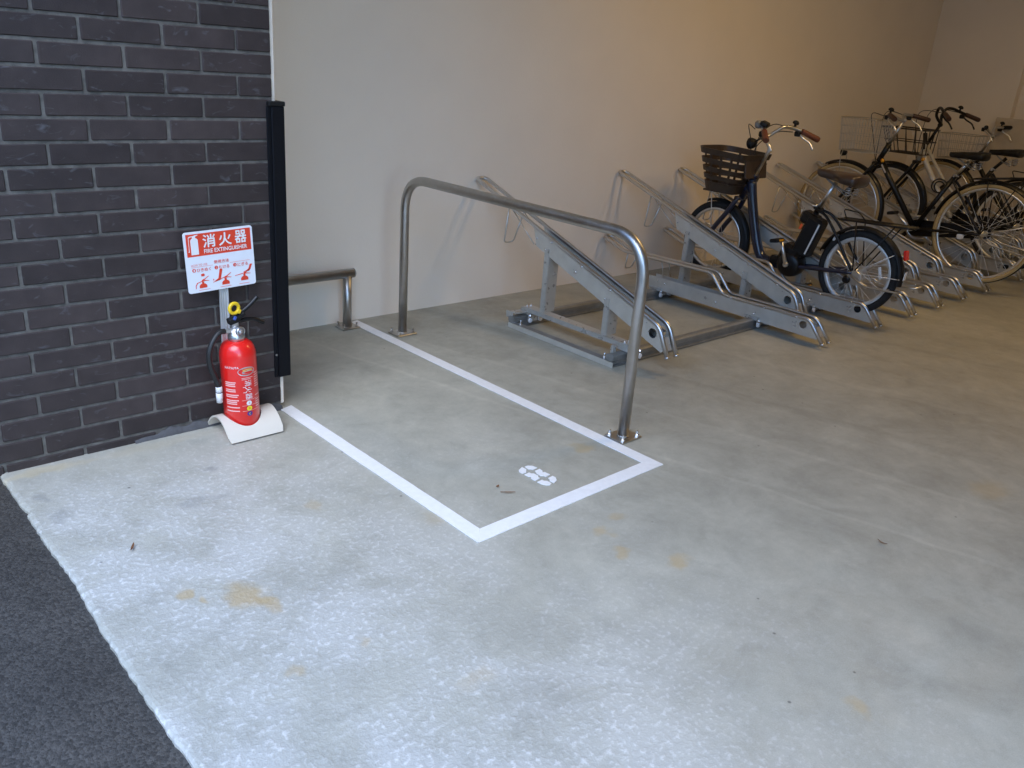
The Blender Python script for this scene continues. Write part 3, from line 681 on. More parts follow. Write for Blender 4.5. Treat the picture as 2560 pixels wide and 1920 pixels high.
fe = thing('fire_extinguisher', 'red fire extinguisher with black hose and yellow pin ring by the brick wall', 'fire extinguisher', (EX, EY, .022), rot=(0, R(-1.6), 0))
RB = .0625
b = MB(); b.lathe([(.0, -.018), (.050, -.018), (.057, -.015), (RB - .0008, -.007), (RB - .0012, -.005), (RB, -.003), (RB, .275), (.0615, .288), (.057, .304), (.050, .317), (.038, .326), (.028, .330), (.0, .331)], seg=64); body = b.build('bottle', 'red', fe)
def wrap(ang, z, r=RB + .0004): a = R(ang); return (r * math.cos(a), r * math.sin(a), z)
def curved(poly_az, name, mt, r=RB + .0004, parent=body):      # filled strip on the bottle; angle (deg) x height
    (a0, z0, a1, z1) = poly_az; m = MB(); n = max(2, int(abs(a1 - a0) / 4)); vs = []
    for i in range(n + 1): t = a0 + (a1 - a0) * i / n; vs += [wrap(t, z0, r), wrap(t, z1, r)]
    m.add(vs, [(2 * i, 2 * i + 2, 2 * i + 3, 2 * i + 1) for i in range(n)], 0, True); return m.build(name, mt, parent)
def curved_text(body_t, a0, z0, a1, z1, mt, rot=False, name='lettering', r=RB + .0005):
    vs, fs, (x0, y0, x1, y1) = text_mesh(body_t, 1.0)
    if not vs: return
    out = []
    for p in vs:
        u, v = (p.x - x0) / (x1 - x0), (p.y - y0) / (y1 - y0)
        if rot: u, v = 1 - v, u                                  # text turned a quarter, reading downwards
        if rot: u, v = 1 - u, 1 - v
        out.append(wrap(a0 + (a1 - a0) * u, z0 + (z1 - z0) * v, r))
    m = MB(); m.add(out, fs); m.build(name, mt, body)
# camera side of the bottle is about -112 degrees; left is smaller, right is larger angle
VA = -116
curved_text('HATSUTA', VA - 44, .2415, VA + 2, .2495, 'pw')
def oval(c, z, ra, rz, mt, r, name='emblem'):
    m = MB(); n = 28; vs = [wrap(c, z, r)]
    for i in range(n): t = 2 * math.pi * i / n; vs.append(wrap(c + ra * math.cos(t), z + rz * math.sin(t), r))
    m.add(vs, [(0, i + 1, (i + 1) % n + 1) for i in range(n)], 0, True); m.build(name, mt, body)
LC = VA + 26
oval(LC, .229, 29, .0165, 'silver', RB + .0005); oval(LC + 1, .229, 25, .0125, 'red', RB + .0009); oval(LC + 3, .2335, 17, .0055, 'gold', RB + .0012); oval(LC + 4, .2265, 20, .0055, 'silver', RB + .0013); oval(LC + 6, .2255, 15, .0038, 'red', RB + .0016)
rr = random.Random(5)
for z in [.188 - .0068 * i for i in range(17)]:
    if rr.random() < .14: continue
    curved((VA - 48, z, VA - 2 - rr.uniform(0, 12), z + .0042), 'caption_line', 'pk')
for i, z in enumerate((.204, .199)): curved((VA + 8, z, VA + 46 - 8 * i, z + .0022), 'caption_line', 'pk')
curved_text('消火器', VA + 17, .122, VA + 40, .196, 'pw', rot=True)
curved((VA + 10, .170, VA + 18, .1715), 'caption_line', 'pw'); curved((VA + 10, .150, VA + 18, .1515), 'caption_line', 'pw')
for z, mt, ch in ((.109, 'pw', 'A'), (.0885, 'yell', 'B'), (.068, 'indigo', 'C')):
    oval(VA + 27, z, 9.0, .0088, mt, RB + .0006, 'fire_class_mark'); curved_text(ch, VA + 24, z - .004, VA + 30, z + .004, 'signr' if mt != 'indigo' else 'yell', r=RB + .0012)
    curved((VA + 4, z + .011, VA + 60, z + .0122), 'caption_line', 'pk')
for z in [.215 - .0085 * i for i in range(17)]:
    if rr.random() < .2: continue
    curved((VA + 52, z, VA + 82 - rr.uniform(0, 10), z + .0035), 'caption_line', 'pk')
b = MB(); b.lathe([(.029, .329), (.029, .346), (.0265, .349), (.0265, .353), (.021, .356), (.019, .372), (.0, .373)], seg=32); col = b.build('collar', 'cast', fe)
gd = Vector((math.cos(R(-72)), math.sin(R(-72)), 0))
b = MB(); b.lathe([(.017, 0), (.018, .004), (.018, .012), (.0155, .014), (.015, .0125), (0, .0125)], gd * .014 + Vector((0, 0, .362)), gd, 24); gg = b.build('pressure_gauge', 'cast', col)
b = MB(); b.lathe([(.0145, .0128), (0, .0131)], gd * .014 + Vector((0, 0, .362)), gd, 20); b.build('gauge_dial', 'silver', gg)
b = MB(); b.bbox((-.004, 0, .385), (.026, .020, .030), .003); b.bbox((-.030, 0, .366), (.030, .016, .016), .003); b.build('valve_body', 'cast', fe)
b = MB(); b.bbox((-.004, 0, .402), (.044, .026, .022), .003, (0, R(-14), 0)); b.bbox((.018, 0, .412), (.038, .022, .016), .003, (0, R(-28), 0)); b.build('grip_block', 'blackm', fe)
b = MB(); b.tube(bez([(.0, 0, .415), (.03, 0, .428), (.06, 0, .448), (.088, 0, .472)]), .008, 10, radii=None); b.build('squeeze_lever', 'black', fe)
b = MB(); b.tube(bez([(.010, 0, .394), (.045, 0, .396), (.075, 0, .390), (.105, 0, .372)]), .0075, 10); b.build('carry_handle', 'black', fe)
b = MB(); b.ring((-.006, -.013, .447), .0175, .0062, (.15, -1, 0), 28, 10); b.bbox((.010, -.013, .434), (.016, .009, .016), .003, (0, R(30), 0)); b.build('safety_ring', 'yellow', fe)
b = MB(); b.bbox((-.006, -.014, .412), (.010, .008, .014), .002, (0, R(25), 0)); b.build('pin_seal', 'blue', fe)
b = MB(); b.tube(bez([(-.040, -.002, .368), (-.062, -.004, .366), (-.090, -.010, .340), (-.108, -.014, .300), (-.106, -.014, .250), (-.092, -.012, .205), (-.082, -.010, .172)], 40), .0095, 14); b.build('hose', 'cable', fe)
b = MB(); b.lathe([(.0095, 0), (.0115, -.004), (.0115, -.020), (.0095, -.021), (.0095, -.0235), (.0115, -.0245), (.0105, -.060), (.007, -.060), (.0065, -.04), (0, -.04)], (-.082, -.010, .174), (.03, 0, 1), 20); nz = b.build('nozzle', 'plastw', fe)
b = MB(); b.ring((-.0825, -.010, .1525), .0098, .0018, (.03, 0, 1), 20, 8); b.build('nozzle_band', 'blackm', nz)

# ================================================================== bicycles
def wheel(parent, name, c, R_, tw, rim, tyre_mats, nsp=28, hub_r=.022, hubw=.045, rimh=.018):
    w = bpy.data.objects.new(name, None); C.objects.link(w); w.parent = parent; w.location = c; w.empty_display_size = .05
    b = MB(); b.ring((0, 0, 0), R_ - tw, tw, (1, 0, 0), 72, 14, 0, 1 if len(tyre_mats) > 1 else None); b.build('tyre', tyre_mats, w)
    ro = R_ - 2 * tw + .006; b = MB(); b.profring((0, 0, 0), [(ro, -tw * .62), (ro, tw * .62), (ro - rimh, tw * .45), (ro - rimh - .003, 0), (ro - rimh, -tw * .45)], (1, 0, 0), 72); b.build('rim', rim, w)
    b = MB(); b.lathe([(.007, -hubw - .012), (.007, -hubw), (hub_r, -hubw + .002), (hub_r, -hubw + .008), (hub_r * .55, -hubw + .012), (hub_r * .55, hubw - .012), (hub_r, hubw - .008), (hub_r, hubw - .002), (.007, hubw), (.007, hubw + .012)], (0, 0, 0), (1, 0, 0), 20); b.build('hub', 'alu', w)
    b = MB(); rr = ro - rimh
    for i in range(nsp):
        a = 2 * math.pi * i / nsp; s = 1 if i % 2 else -1; off = (.62 if (i // 2) % 2 else -.62); x0 = s * (hubw - .005)
        b.tube([(x0, hub_r * math.cos(a + off * 1.6), hub_r * math.sin(a + off * 1.6)), (s * .003, rr * math.cos(a), rr * math.sin(a))], .0013, 4, caps=False)
    stuff(b.build('spokes', 'spoke', w)); return w
def arcpts(c, r, a0, a1, n=20): return [(0, c[0] + r * math.cos(R(a0 + (a1 - a0) * i / n)), c[1] + r * math.sin(R(a0 + (a1 - a0) * i / n))) for i in range(n + 1)]
def fender(parent, c, r, a0, a1, w, mt, name):
    m = MB(); n = 26; prof = [(-w, -.014), (-w * .8, -.004), (-w * .4, .003), (0, .005), (w * .4, .003), (w * .8, -.004), (w, -.014)]; k = len(prof); vs = []
    for i in range(n + 1):
        a = R(a0 + (a1 - a0) * i / n)
        for (x, d) in prof: vs.append((x, c[0] + (r + d) * math.cos(a), c[1] + (r + d) * math.sin(a)))
    m.add(vs, [(i * k + j, i * k + j + 1, (i + 1) * k + j + 1, (i + 1) * k + j) for i in range(n) for j in range(k - 1)], 0, True); return m.build(name, mt, parent)
def saddle_seat(parent, nose, back, z, mt, tilt=0.0, w=.092, thick=.055):
    n = 22; m = MB(); L_ = nose - back; vs = []; k = 14
    for i in range(n + 1):
        t = i / n; y = back + L_ * t                               # 0 back .. 1 nose
        hw = w * (1 - .06 * t) * (1 - .80 * (1 / (1 + math.exp(-(t - .48) * 13)))); e = min(1, (t * 14 + .25)) * min(1, (1 - t) * 12 + .35); hw *= e ** .5
        top = z + .012 * math.cos((t - .15) * 3) + tilt * (t - .5) + .018 * max(0, .35 - t); dp = thick * (1 - .45 * t) * (e ** .4)
        for j in range(k):
            a = 2 * math.pi * j / k; x = hw * math.copysign(abs(math.cos(a)) ** .7, math.cos(a)); zz = math.sin(a)
            vs.append((x, y, top - dp * .5 + (dp * .5) * math.copysign(abs(zz) ** .7, zz)))
    fs = [(i * k + j, (i + 1) * k + j, (i + 1) * k + (j + 1) % k, i * k + (j + 1) % k) for i in range(n) for j in range(k)]
    fs += [tuple(range(k)), tuple(reversed([n * k + j for j in range(k)]))]; m.add(vs, fs, 0, True); s = m.build('saddle', mt, parent)
    for x in (-.05, .05):
        q = MB(); q.tube([(x + .016 * math.cos(t * .9), back + .055 + .016 * math.sin(t * .9), z - thick - .045 + t * .0022) for t in range(24)], .0035, 6); q.build('spring', 'chrome', s)
    q = MB(); q.tube(fillet([(-.05, back + .055, z - thick - .045), (-.02, back + .12, z - thick - .025), (0, nose - .05, z - .04), (.02, back + .12, z - thick - .025), (.05, back + .055, z - thick - .045)], .02), .004, 6); q.build('saddle_rail', 'dgalv', s)
    return s
def cable(parent, pts, r=.0028, mt='cable'):
    b = MB(); b.tube(bez(pts, 24), r, 6); return b.build('cable', mt, parent)
def bell(parent, x, y, z):
    b = MB(); b.lathe([(.019, 0), (.021, .006), (.018, .014), (.010, .020), (0, .022)], (x, y, z), (0, -.3, 1), 16); b.cyl((x, y, z - .016), (x, y, z), .008, 8); return b.build('bell', 'blackm', parent)
def brake_lever(parent, x, p0, s, mt='alu'):
    b = MB(); b.tube(bez([(x, p0[0], p0[1]), (x + s * .02, p0[0] - .025, p0[1] - .028), (x + s * .035, p0[0] - .07, p0[1] - .055), (x + s * .035, p0[0] - .10, p0[1] - .095)], 12), .0062, 8); b.build('brake_lever', mt, parent)
    b = MB(); b.bbox((x, p0[0] + .004, p0[1] - .006), (.030, .036, .032), .006); b.build('lever_clamp', 'blackm', parent)
def grip(parent, a, c, mt, r=.0165):
    a, c = Vector(a), Vector(c); b = MB(); b.tube([a, a + (c - a) * .06, a + (c - a) * .5, a + (c - a) * .92, c], r, 14, radii=[r * .9, r, r * 1.02, r * 1.08, r * .9]); return b.build('grip', mt, parent)
def crank(parent, bb, la, ang, x, mt='alu', ref=True):
    a = R(ang); e = (bb[0] + la * math.cos(a), bb[1] + la * math.sin(a)); s = 1 if x > 0 else -1
    b = MB(); b.tube([(x, bb[0], bb[1]), (x + s * .008, (bb[0] + e[0]) / 2, (bb[1] + e[1]) / 2), (x + s * .014, *e)], .010, 10, radii=[.014, .010, .011]); b.cyl((x - s * .014, *bb), (x + s * .010, *bb), .016, 14); ck = b.build('crank_arm', mt, parent)
    b = MB(); b.bbox((x + s * .062, e[0], e[1]), (.085, .058, .024), .006, (R(-12), 0, 0)); b.cyl((x + s * .012, *e), (x + s * .03, *e), .006, 8); pd = b.build('pedal', 'blackm', ck)
    if ref:
        for sy in (-1, 1):
            b = MB(); b.bbox((x + s * .062, e[0] + sy * .0300, e[1] - sy * .006), (.045, .004, .013), .001, (R(-12), 0, 0)); b.build('pedal_reflector', 'amber', pd)
def chaincase(parent, bb, hub, r1, r2, x, mt, w=.012):
    m = MB(); pts = []; d = math.atan2(hub[1] - bb[1], hub[0] - bb[0])
    for k in range(13): a = d + math.pi / 2 + math.pi * k / 12; pts.append((bb[0] + r1 * math.cos(a), bb[1] + r1 * math.sin(a)))
    for k in range(13): a = d - math.pi / 2 + math.pi * k / 12; pts.append((hub[0] + r2 * math.cos(a), hub[1] + r2 * math.sin(a)))
    m.prism(pts, 'x', x - w, x + w); return m.build('chain_case', mt, parent)
def carrier(parent, y0, y1, z0, z1, hub, mt, hoop=True):
    cr = MB(); zz = lambda y: z0 + (z1 - z0) * (y - y0) / (y1 - y0); hw = .055
    cr.tube(fillet([(-hw * .7, y0, zz(y0)), (-hw, y0 - .03, zz(y0 - .03)), (-hw, y1, zz(y1)), (hw, y1, zz(y1)), (hw, y0 - .03, zz(y0 - .03)), (hw * .7, y0, zz(y0))], .03), .0055, 8); c_ = cr.build('carrier', mt, parent)
    for x in (-.030, -.010, .010, .030):
        b = MB(); b.cyl((x, y0, zz(y0)), (x, y1 + .002, zz(y1)), .0042, 6); b.build('carrier_bar', mt, c_)
    b = MB(); b.cyl((-hw, y0 - .12, zz(y0 - .12)), (hw, y0 - .12, zz(y0 - .12)), .004, 6); b.build('cross_bar', mt, c_)
    for s in (-1, 1):
        b = MB(); b.tube([(s * .055, y0 - .12, zz(y0 - .12)), (s * .062, hub[0], hub[1])], .0042, 6); b.build('carrier_stay', mt, c_)
        b = MB(); b.tube([(s * .055, y1 + .09, zz(y1 + .09)), (s * .062, hub[0], hub[1])], .0042, 6); b.build('carrier_stay', mt, c_)
    if hoop:
        b = MB(); b.tube(fillet([(-.035, y0 - .05, zz(y0) + .005), (-.035, y0 - .02, zz(y0) + .06), (-.035, y0 - .12, zz(y0) + .055), (-.035, y0 - .17, zz(y0) + .008)], .02), .0035, 6); b.build('spring_clip', mt, c_)
    return c_
def wire_basket(parent, yf, yb, zt, zb, wt, wb, mt, name='basket', nv=11, nh=4, r=.0022, front_lean=.02, rimr=.0042):
    def corner(t): return (yf - front_lean * t, yb, wt + (wb - wt) * t, zt + (zb - zt) * t)
    def loop(t):
        f, b_, w, z = corner(t); return fillet([(-w, f, z), (w, f, z), (w, b_, z), (-w, b_, z)], .045, 5, True)
    m = MB(); m.tube(loop(0), rimr, 8, True); bk = m.build(name, mt, parent)
    m = MB()
    for k in range(1, nh + 1): m.tube(loop(k / nh), r, 5, True)
    top, bot = loop(0), loop(1)
    def samp(lp, s):
        d = [0]; q = lp + [lp[0]]
        for a, b in zip(q, q[1:]): d.append(d[-1] + (b - a).length)
        s *= d[-1]
        for i in range(len(q) - 1):
            if d[i + 1] >= s: f = (s - d[i]) / max(1e-6, d[i + 1] - d[i]); return q[i] * (1 - f) + q[i + 1] * f
        return q[-1]
    tot = nv * 4
    for i in range(tot): m.tube([samp(top, i / tot), samp(bot, i / tot)], r, 4, caps=False)
    f, b_, w, z = corner(1)
    for i in range(1, nv): 
        x = -w + 2 * w * i / nv; m.cyl((x, f, z), (x, b_, z), r, 4)
    for i in range(1, 4):
        y = f + (b_ - f) * i / 4; m.cyl((-w, y, z), (w, y, z), r, 4)
    stuff(m.build('wire_mesh', mt, bk)); return bk

def handlebar(parent, clamp, mid, gin, gout, mt, gmt, levers=True, lmt='alu', r=.0112, gr=.0165):
    path = []
    for s in (-1, 1):
        side = [(s * x, y, z) for (x, y, z) in [gin] + mid]
        path = (path + [(0, *clamp)] + side[::-1]) if s > 0 else side
    b = MB(); b.tube(bez(path, 44), r, 10); hb = b.build('handlebar', mt, parent)
    for s in (-1, 1):
        grip(hb, (s * gin[0], gin[1], gin[2]), (s * gout[0], gout[1], gout[2]), gmt, gr)
        if levers: brake_lever(hb, s * (gin[0] - .012), (gin[1] + .014, gin[2] - .012), s, lmt)
    return hb
def forks(parent, crown, axle, mt, hw=.055, r=.0125):
    b = MB()
    for s in (-1, 1): b.tube(bez([(s * hw * .75, crown[0], crown[1]), (s * hw, crown[0] + (axle[0] - crown[0]) * .3, crown[1] + (axle[1] - crown[1]) * .3), (s * hw, axle[0] - .012, axle[1] + .07), (s * hw, *axle)], 12), r, 8, radii=None)
    b.bbox((0, crown[0], crown[1] + .004), (hw * 1.9, .036, .026), .006); return b.build('fork', mt, parent)
def stays(parent, name, a, c, mt, hw=.06, r=.0085, mid=None):
    for s in (-1, 1):
        pts = [(s * .022, *a)] + ([(s * hw * .7, *mid)] if mid else [(s * hw * .6, a[0] + (c[0] - a[0]) * .2, a[1] + (c[1] - a[1]) * .2)]) + [(s * hw, *c)]
        b = MB(); b.tube(bez(pts, 12), r, 8); b.build(name, mt, parent)
def kickstand(parent, hub, end, mt='wirest', hw=.085):
    b = MB(); b.tube(fillet([(-hw, hub[0], hub[1] - .01), (-hw - .01, hub[0] - .10, hub[1] - .055), (-hw - .015, end[0], end[1]), (-hw - .05, end[0] - .03, end[1] + .015)], .03), .006, 8)
    b.tube(fillet([(hw, hub[0], hub[1] - .01), (hw + .01, hub[0] - .10, hub[1] - .055), (hw + .015, end[0], end[1]), (hw + .05, end[0] - .03, end[1] + .015)], .03), .006, 8)
    b.tube([(-hw - .013, end[0] + .09, end[1] - .012), (hw + .013, end[0] + .09, end[1] - .012)], .005, 8); return b.build('kickstand', mt, parent)

# ---------------------------------------------------------------- navy electric bicycle
eb = thing('electric_bicycle', 'navy small wheeled electric bicycle with brown basket, grips and saddle', 'bicycle', (4.688, 0, 0), 'bicycles parked in the racks')
RW, FW = (-.598, .311), (.412, .311); BBk = (-.172, .268)
wheel(eb, 'rear_wheel', (0, *RW), .2445, .023, 'rimw', ['rubber'], 28, .032, .05, .02)
wheel(eb, 'front_wheel', (0, *FW), .2445, .023, 'alu', ['rubber'], 28, .038, .04, .016)
b = MB(); b.tube(bez([(0, .205, .715), (0, .178, .60), (0, .132, .45), (0, .088, .335), (0, .045, .268), (0, -.03, .246), (0, -.12, .25)], 40), .0305, 18); fr = b.build('frame', 'navy', eb)
b = MB(); b.tube([(0, .190, .752), (0, .262, .602)], .0225, 16); b.lathe([(.026, 0), (.026, .008), (.02, .014)], (0, .190, .752), (0, -.43, .9), 16); b.build('head_tube', 'navy', fr)
b = MB(); b.tube([(0, -.172, .285), (0, -.279, .633)], .0175, 14); b.bbox((0, -.277, .628), (.05, .05, .022), .006, (R(17), 0, 0)); b.build('seat_tube', 'black', fr)
b = MB(); b.bbox((-.0262, .152, .53), (.0025, .012, .105), .001, (R(-16), 0, 0)); b.build('frame_badge', 'gold', fr)
stays(fr, 'chain_stay', (-.21, .262), RW, 'navy', .062, .0125)
stays(fr, 'seat_stay', (-.285, .622), RW, 'black', .062, .0085, (-.385, .570))
b = MB(); b.tube([(0, -.279, .633), (0, -.352, .79)], .0128, 14); b.build('seat_post', 'chrome', eb)
b = MB(); b.cyl((-.03, -.272, .645), (.03, -.272, .645), .007, 8); b.bbox((-.034, -.262, .645), (.008, .028, .012), .003); b.build('seat_clamp_lever', 'bolt', eb)
saddle_seat(eb, -.228, -.520, .852, 'brownl', .03, .108, .078)
# motor and battery
b = MB(); b.lathe([(.03, -.062), (.062, -.056), (.078, -.04), (.082, 0), (.078, .04), (.062, .056), (.03, .062)], (0, BBk[0], BBk[1]), (1, 0, 0), 24); b.bbox((0, -.165, .325), (.10, .135, .12), .02, (R(17), 0, 0)); b.bbox((0, -.08, .262), (.075, .12, .07), .02); b.build('motor', 'black', eb)
ang = R(17)
bt = MB(); bt.bbox((0, -.258, .455), (.096, .108, .25), .016, (ang, 0, 0)); btt = bt.build('battery', 'blackm', eb)
b = MB(); b.bbox((0, -.242, .560), (.086, .115, .075), .016, (ang, 0, 0)); b.build('battery_latch', 'black', btt)
b = MB(); b.bbox((-.0485, -.300, .447), (.003, .010, .20), .001, (ang, 0, 0)); b.build('trim_strip', 'whiter', btt)
b = MB(); b.bbox((-.0495, -.213, .51), (.004, .016, .034), .001, (ang, 0, 0)); b.build('charge_button', 'orange', btt)
crank(eb, BBk, .155, 70, -.068); crank(eb, BBk, .155, 250, .068)
b = MB(); b.profring((0.058, *BBk), [(.062, -.003), (.068, -.003), (.068, .003), (.062, .003)], (1, 0, 0), 40); b.build('chain_ring', 'alu', eb)
forks(eb, (.266, .598), FW, 'navy', .058, .016)
fender(eb, FW, .262, 70, 205, .026, 'blackm', 'front_fender'); fender(eb, RW, .264, 18, 186, .030, 'blackm', 'rear_fender')
for s in (-1, 1):
    b = MB(); b.tube([(s * .055, *RW), (s * .026, -.80, .455)], .0025, 6); b.tube([(s * .055, *RW), (s * .026, -.858, .325)], .0025, 6); b.build('fender_stay', 'spoke', eb)
b = MB(); b.tube([(-.045, .412, .311), (-.045, .46, .60), (-.03, .46, .655)], .003, 6); b.tube([(.045, .412, .311), (.045, .46, .60), (.03, .46, .655)], .003, 6); b.build('basket_stay', 'spoke', eb)
b = MB(); b.tube(fillet([(0, .192, .745), (0, .116, .930), (0, .166, .985)], .02), .0125, 14); b.bbox((0, .176, .988), (.036, .034, .03), .008); b.build('stem', 'chrome', eb)
hb = handlebar(eb, (.178, .988), [(.165, .092, 1.056), (.110, .118, 1.056), (.045, .168, 1.0)], (.215, .048, 1.040), (.305, -.030, .994), 'chrome', 'browng', gr=.0175)
bell(hb, .185, .082, 1.080); b = MB(); b.bbox((-.175, .075, 1.078), (.075, .05, .03), .008, (R(20), 0, R(20))); b.build('control_display', 'blackm', hb)
b = MB(); b.bbox((-.15, .13, 1.07), (.05, .04, .045), .01); b.build('gear_shifter', 'dgalv', hb)
b = MB(); b.lathe([(.010, -.03), (.026, -.022), (.034, 0), (.035, .016), (.028, .022), (0, .024)], (0, .252, .945), (0, 1, -.15), 20); b.tube([(0, .25, .945), (0, .19, .985)], .006, 6); b.build('head_lamp', 'blackm', eb)
cable(eb, [(.205, .118, 1.045), (.13, .2, 1.065), (.04, .235, .98), (.02, .225, .80), (.03, .255, .63)]); cable(eb, [(-.205, .118, 1.045), (-.12, .22, 1.06), (-.03, .24, .95), (-.02, .225, .80), (-.02, .19, .64)]); cable(eb, [(.205, .10, 1.03), (.10, .155, 1.02), (.0, .22, .92), (.01, .21, .76)])
cable(eb, [(-.03, .25, .62), (-.05, .20, .66), (-.04, .16, .58), (-.028, .10, .40)])
carrier(eb, -.432, -.868, .597, .618, RW, 'black')
b = MB(); b.bbox((0, -.853, .462), (.036, .022, .058), .006, (R(-12), 0, 0)); b.build('rear_reflector', 'redr', eb)
b = MB(); b.bbox((0, -.874, .345), (.028, .004, .05), .001, (R(4), 0, 0)); b.build('registration_sticker', 'whiter', eb)
b = MB(); b.bbox((-.012, -.735, .335), (.006, .018, .072), .003, (R(-14), 0, 0)); b.build('spoke_reflector', 'whiter', eb)
b = MB(); b.lathe([(.042, -.012), (.045, 0), (.042, .012)], (-.058, -.615, .285), (1, 0, 0), 22); b.bbox((-.062, -.655, .262), (.012, .10, .022), .005, (R(20), 0, 0)); b.build('roller_brake', 'alu', eb)
b = MB(); b.lathe([(.022, -.01), (.024, .012), (.014, .02)], (-.066, -.575, .268), (-1, 0, 0), 16); b.build('axle_guard', 'black', eb)
kickstand(eb, RW, (-.90, .268))
b = MB(); b.bbox((-.014, -.43, .478), (.014, .024, .04), .004, (R(20), 0, 0)); b.bbox((.014, -.43, .478), (.014, .024, .04), .004, (R(20), 0, 0)); b.build('rim_lock', 'whiter', eb)
# woven-look plastic basket: four bands, ribs, floor
bk = bpy.data.objects.new('basket', None); C.objects.link(bk); bk.parent = eb
def bas(t): return (.555 - .045 * t, .185 + .06 * t, .176 - .046 * t, .886 - .232 * t)
def band(t0, t1, th=.005, name='band', mt='brownb', back=.0):
    vs = []; loops = []
    for t in (t0, t1):
        f, bck, w, z = bas(t); lp_ = fillet([(-w, f, z + .008), (w, f, z + .008), (w, bck, z - .012 * (1 - t)), (-w, bck, z - .012 * (1 - t))], [.11, .11, .05, .05], 8, True); loops.append(lp_)
    n = len(loops[0]); m = MB(); cen = Vector((0, .36, 0))
    for lp_ in loops: vs += lp_
    for lp_ in loops:
        for p in lp_: d = Vector((p.x, p.y - .36, 0)); vs.append(p - d.normalized() * th)
    fs = []
    for i in range(n):
        j = (i + 1) % n; fs += [(i, j, n + j, n + i), (2 * n + i, 3 * n + i, 3 * n + j, 2 * n + j), (i, 2 * n + i, 2 * n + j, j), (n + i, n + j, 3 * n + j, 3 * n + i)]
    m.add(vs, fs, 0, False); return m.build(name, mt, bk)
band(-.03, .13, .009, 'rim_band'); band(.24, .38); band(.47, .60); band(.68, .80, .005); band(.87, 1.12, .006, 'bottom_band')
f, bck, w, z = bas(1.08)
m = MB(); m.bbox((0, (f + bck) / 2, z - .006), (2 * w - .03, f - bck - .03, .01), .004); m.build('basket_floor', 'brownb', bk)
def rib(p0, p1, tang):
    m = MB(); p0, p1, tg = Vector(p0), Vector(p1), Vector(tang); nrm = Vector((tg.y, -tg.x, 0)); w_ = .0085
    if nrm.dot(Vector((p0.x, p0.y - .36, 0))) < 0: nrm = -nrm
    vs = [p + tg * a - nrm * d for p in (p0, p1) for d in (.0052, .0085) for a in (-w_, w_)]
    m.add(vs, [(0, 1, 3, 2), (4, 6, 7, 5), (0, 4, 5, 1), (2, 3, 7, 6), (0, 2, 6, 4), (1, 5, 7, 3)]); m.build('rib', 'brownb', bk)
f0, b0, w0, z0 = bas(.02); f1, b1, w1, z1 = bas(1.03)
for u in (-.36, 0, .36): rib((u * w0, f0, z0), (u * w1, f1, z1), (1, 0, 0)); rib((u * w0, b0, z0), (u * w1, b1, z1), (1, 0, 0))
for u in (.22, .44, .66):
    for s in (-1, 1): rib((s * w0, b0 + (f0 - b0) * u, z0), (s * w1, b1 + (f1 - b1) * u, z1), (0, 1, 0))
m = MB(); m.bbox((0, .196, .80), (.24, .012, .13), .004, (R(-10), 0, 0)); m.bbox((0, .46, .628), (.08, .05, .03), .005); m.build('back_panel', 'brownb', bk)

